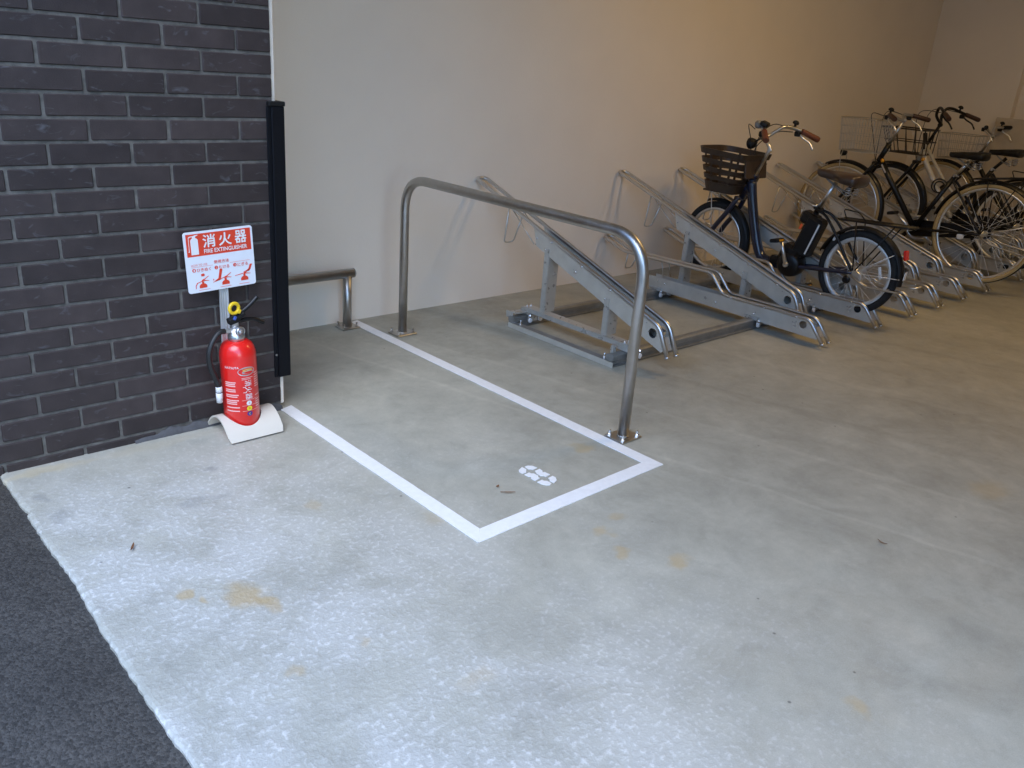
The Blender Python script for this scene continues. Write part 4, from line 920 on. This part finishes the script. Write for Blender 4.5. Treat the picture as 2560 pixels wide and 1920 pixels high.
# ---------------------------------------------------------------- city bicycles
def city(name, label, X, RWc, FWc, Rr, tyres, rim, fmt, head, headlow, stem, bar, gmt, bb, seat, clamp, sad, smt, down, stemmt, barmt, fendmt='black', **k):
    t = thing(name, label, 'bicycle', (X, 0, 0), 'bicycles parked in the racks')
    wheel(t, 'rear_wheel', (0, *RWc), Rr, .0185, rim, tyres, 32, .026, .05, .016); wheel(t, 'front_wheel', (0, *FWc), Rr, .0185, rim, tyres, 32, .026, .04, .016)
    b = MB(); b.tube(down[0], down[1], 14); fr = b.build('frame', fmt, t)
    b = MB(); b.tube([(0, *head), (0, *headlow)], .0195, 14); b.build('head_tube', fmt, fr)
    b = MB(); b.tube([(0, *bb), (0, *clamp)], .0165, 14); b.cyl((-.036, *bb), (.036, *bb), .022, 16); b.build('seat_tube', k.get('seatmt', fmt), fr)
    if 'top' in k: b = MB(); b.tube(k['top'], .0125, 12); b.build('top_tube', fmt, fr)
    stays(fr, 'chain_stay', bb, RWc, k.get('staymt', fmt), .062, .010); stays(fr, 'seat_stay', (clamp[0], clamp[1] - .03), RWc, k.get('staymt', fmt), .062, .0085)
    b = MB(); b.tube([(0, *clamp), (0, sad[0] * .45 + sad[1] * .55, sad[2] - .06)], .0125, 12); b.build('seat_post', k.get('postmt', 'chrome'), t)
    b = MB(); b.cyl((-.03, *clamp), (.03, *clamp), .008, 8); b.bbox((-.036, clamp[0] - .02, clamp[1] + .006), (.008, .045, .010), .003, (R(20), 0, 0)); b.build('seat_clamp_lever', 'bolt', t)
    saddle_seat(t, sad[0], sad[1], sad[2], smt, 0, .088, .065)
    forks(t, (headlow[0] + .008, headlow[1] - .02), FWc, k.get('forkmt', fmt), .055, .012)
    fender(t, FWc, Rr + .016, 62 if 'ff' not in k else k['ff'], 205, .024, fendmt, 'front_fender'); fender(t, RWc, Rr + .018, 12, 178, .026, fendmt, 'rear_fender')
    for s in (-1, 1):
        b = MB(); b.tube([(s * .05, *RWc), (s * .024, RWc[0] - (Rr + .012) * .94, RWc[1] + (Rr + .012) * .34)], .0025, 6); b.build('fender_stay', 'spoke', t)
        b = MB(); b.tube([(s * .05, *FWc), (s * .024, FWc[0] - (Rr + .01) * .82, FWc[1] - (Rr + .01) * .57)], .0025, 6); b.build('fender_stay', 'spoke', t)
    b = MB(); b.tube([(0, *head), (0, *stem)], .0118, 12); b.bbox((0, *stem), (.034, .034, .03), .008); b.build('stem', stemmt, t)
    hb = handlebar(t, *bar, barmt, gmt, True, k.get('lmt', 'alu')); bell(hb, *k.get('bell', (.2, bar[1][0][1], bar[1][0][2] + .03)))
    crank(t, bb, .165, k.get('ca', 35), -.062, ref=False); crank(t, bb, .165, k.get('ca', 35) + 180, .062, ref=False)
    b = MB(); b.profring((.068, *bb), [(.070, -.002), (.092, -.002), (.092, .002), (.070, .002)], (1, 0, 0), 40); b.build('chain_ring', 'alu', t)
    chaincase(t, bb, RWc, .062, .040, .052, k.get('ccmt', 'black'))
    return t
b2 = city('city_bicycle', 'black city bicycle with cream tyres and tall silver wire basket', 6.405, (-.66, .413), (.45, .413), .352, ['rubber', 'cream'], 'alu', 'black',
    (.151, .940), (.207, .806), (.084, 1.115), [(.084, 1.115), [(.150, .135, 1.150), (.10, .140, 1.148), (.04, .10, 1.12)], (.195, .112, 1.148), (.295, .018, 1.124)], 'darkg', (-.176, .362), None, (-.374, .777), (-.300, -.560, .945), 'blackm',
    ([(0, .195, .83), (0, .10, .70), (0, -.176, .362)], .0205), 'chrome', 'chrome', bell=(-.17, .12, 1.178), ca=38)
wire_basket(b2, .50, .195, 1.10, .862, .172, .150, 'wirest', nv=13, nh=4, r=.0017, rimr=.0035)
b = MB(); b.tube([(.05, .45, .413), (.05, .49, .80), (.03, .49, .86)], .003, 6); b.tube([(-.05, .45, .413), (-.05, .49, .80), (-.03, .49, .86)], .003, 6); b.build('basket_stay', 'wirest', b2)
b = MB(); b.lathe([(.01, -.03), (.024, -.02), (.028, .01), (.02, .016), (0, .017)], (0, .50, .835), (0, 1, -.1), 16); b.build('head_lamp', 'blackm', b2)
b = MB(); b.lathe([(.013, 0), (.015, .006), (.01, .01), (0, .011)], (-.022, .163, .815), (-1, 0, 0), 12); b.build('side_reflector', 'amber', b2)
b = MB(); b.lathe([(.024, 0), (.026, .008), (.02, .012), (0, .013)], (-.045, -.53, .375), (-1, 0, 0), 16); b.build('spoke_reflector', 'whiter', b2)
b = MB(); b.bbox((-.0205, .145, .757), (.0022, .012, .07), .001, (R(-38), 0, 0)); b.build('frame_badge', 'silver', b2)
carrier(b2, -.50, -.93, .775, .84, (-.66, .413), 'black', False); kickstand(b2, (-.66, .413), (-.98, .33))
cable(b2, [(.2, .15, 1.14), (.1, .27, 1.16), (.02, .25, 1.0), (.01, .235, .80)]); cable(b2, [(-.2, .15, 1.14), (-.14, .27, 1.14), (-.06, .26, .98), (-.03, .215, .80)])
b3 = city('city_bicycle', 'white framed bicycle with black handlebar and black square mesh basket', 7.12, (-.64, .412), (.40, .412), .332, ['rubber'], 'rimw', 'whitef',
    (.165, .927), (.205, .80), (.100, 1.085), [(.10, 1.10), [(.155, .045, 1.196), (.11, .08, 1.212), (.075, .112, 1.205), (.05, .125, 1.15)], (.20, .003, 1.176), (.30, -.076, 1.140)], 'darkg', (-.17, .372), None, (-.372, .80), (-.315, -.555, .955), 'blackm',
    ([(0, .175, .865), (0, .148, .80), (0, .02, .62), (0, -.17, .372)], .021), 'black', 'black', seatmt='black', postmt='black', lmt='black', top=[(0, .160, .905), (0, -.055, .64), (0, -.24, .50)], bell=(.165, .04, 1.218), ca=30, forkmt='black', staymt='black')
wire_basket(b3, .50, .145, 1.035, .845, .172, .135, 'wirebk', nv=4, nh=2, r=.0042, front_lean=.07, rimr=.006)
b = MB(); b.bbox((0, .185, .95), (.06, .014, .13), .004, (R(-14), 0, 0)); b.build('basket_bracket', 'blackm', b3)
b = MB(); b.lathe([(.014, 0), (.016, .006), (.01, .01), (0, .011)], (-.022, .158, .81), (-1, 0, 0), 12); b.build('side_reflector', 'amber', b3)
b = MB(); b.ring((-.03, -.02, .625), .055, .006, (1, .3, .2), 28, 8); b.ring((-.036, -.03, .615), .048, .006, (1, -.2, .3), 28, 8); b.build('coil_lock', 'cable', b3)
cable(b3, [(.2, .0, 1.18), (.1, .22, 1.19), (.02, .24, 1.0), (.01, .225, .80)]); cable(b3, [(-.2, .0, 1.18), (-.14, .22, 1.17), (-.06, .25, .98), (-.03, .21, .80)]); carrier(b3, -.50, -.90, .755, .79, (-.64, .412), 'black')
b4 = city('city_bicycle', 'rearmost black bicycle with round wire basket near the end wall', 8.065, (-.74, .405), (.365, .405), .345, ['rubber', 'cream'], 'alu', 'black',
    (.068, .865), (.118, .765), (.012, 1.005), [(.012, 1.02), [(.15, .03, 1.075), (.10, .045, 1.072), (.04, .035, 1.04)], (.20, .013, 1.077), (.295, -.02, 1.08)], 'blackm', (-.28, .345), None, (-.47, .74), (-.40, -.65, .90), 'blackm',
    ([(0, .10, .80), (0, .0, .67), (0, -.28, .345)], .019), 'chrome', 'chrome', ca=20, ff=75)
wire_basket(b4, .415, .09, .995, .785, .165, .135, 'wirest', nv=9, nh=3, r=.0020, rimr=.0034)
carrier(b4, -.58, -1.0, .765, .80, (-.74, .405), 'black', False)

# ================================================================== small things
pier = wallbox('wall_pier', (8.41, .03, -.1), (8.4995, .8495, CEIL), 'shallow beige wall pier in the far corner behind the bicycles')
b = MB(); b.bbox((0, -.14, .577), (.022, .44, 1.15), .003); bd = b.build('wooden_board', 'card', None, (8.385, .04, .004)); bd.rotation_euler = (0, R(-1.0), 0)
tag(bd, 'tan wooden board leaning upright against the end wall', 'board')
def leafm(L_, w, bend, seed):
    r_ = random.Random(seed); n = 8; vs = []
    for i in range(n + 1):
        t = i / n; h = w * math.sin(math.pi * t) ** .8 + .0004; z = .0055 + bend * (t - .4) ** 2
        vs += [(L_ * (t - .5), -h, z + .0015), (L_ * (t - .5), 0, z), (L_ * (t - .5), h, z + .002)]
    fs = []
    for i in range(n):
        a = i * 3; fs += [(a, a + 3, a + 4, a + 1), (a + 1, a + 4, a + 5, a + 2)]
    m = MB(); m.add(vs, fs, 0, True); return m
lf = leafm(.036, .003, .012, 1).build('dry_leaf', 'leaf', None, (.503, -.651, 0)); lf.rotation_euler.z = R(58); tag(lf, 'thin brown dry leaf on the bare concrete near the asphalt', 'leaf')
lf = leafm(.05, .0022, .004, 2).build('dry_leaf', 'leaf', None, (1.573, -1.012, 0)); lf.rotation_euler.z = R(-36); tag(lf, 'thin brown dry leaf inside the white bay beside the number', 'leaf')
lf = leafm(.014, .004, .01, 3).build('dry_leaf', 'leaf', None, (1.572, -.962, 0)); lf.rotation_euler.z = R(10); tag(lf, 'tiny dark crumb of leaf inside the white bay', 'leaf')
lf = leafm(.03, .003, .02, 4).build('dry_leaf', 'leaf', None, (2.33, -1.93, 0)); lf.rotation_euler.z = R(100); tag(lf, 'small dark twig on the open concrete at right', 'twig')
# ------------------------------------------------------------------ ceiling downlights
def lamp(x, y, e, label):
    t = thing('downlight', label, 'lamp', (x, y, CEIL), 'ceiling downlights')
    b = MB(); b.lathe([(.29, -.001), (.29, -.014), (.262, -.016), (.262, -.001)], seg=24); b.build('trim_ring', 'signw', t)
    b = MB(); b.lathe([(.26, -.004), (0, -.0035)], seg=24); b.build('lens', 'lens', t)
    li = bpy.data.lights.new('downlight_bulb', 'AREA'); li.shape = 'DISK'; li.size = .5; li.energy = e; li.color = (1.0, .63, .24)
    o = bpy.data.objects.new('downlight_bulb', li); C.objects.link(o); o.parent = t; o.location = (0, 0, -.02)
lamp(4.4, -1.2, 4.0, 'warm ceiling downlight above the first tall rack'); lamp(6.1, -1.8, 2.2, 'warm ceiling downlight above the middle racks')
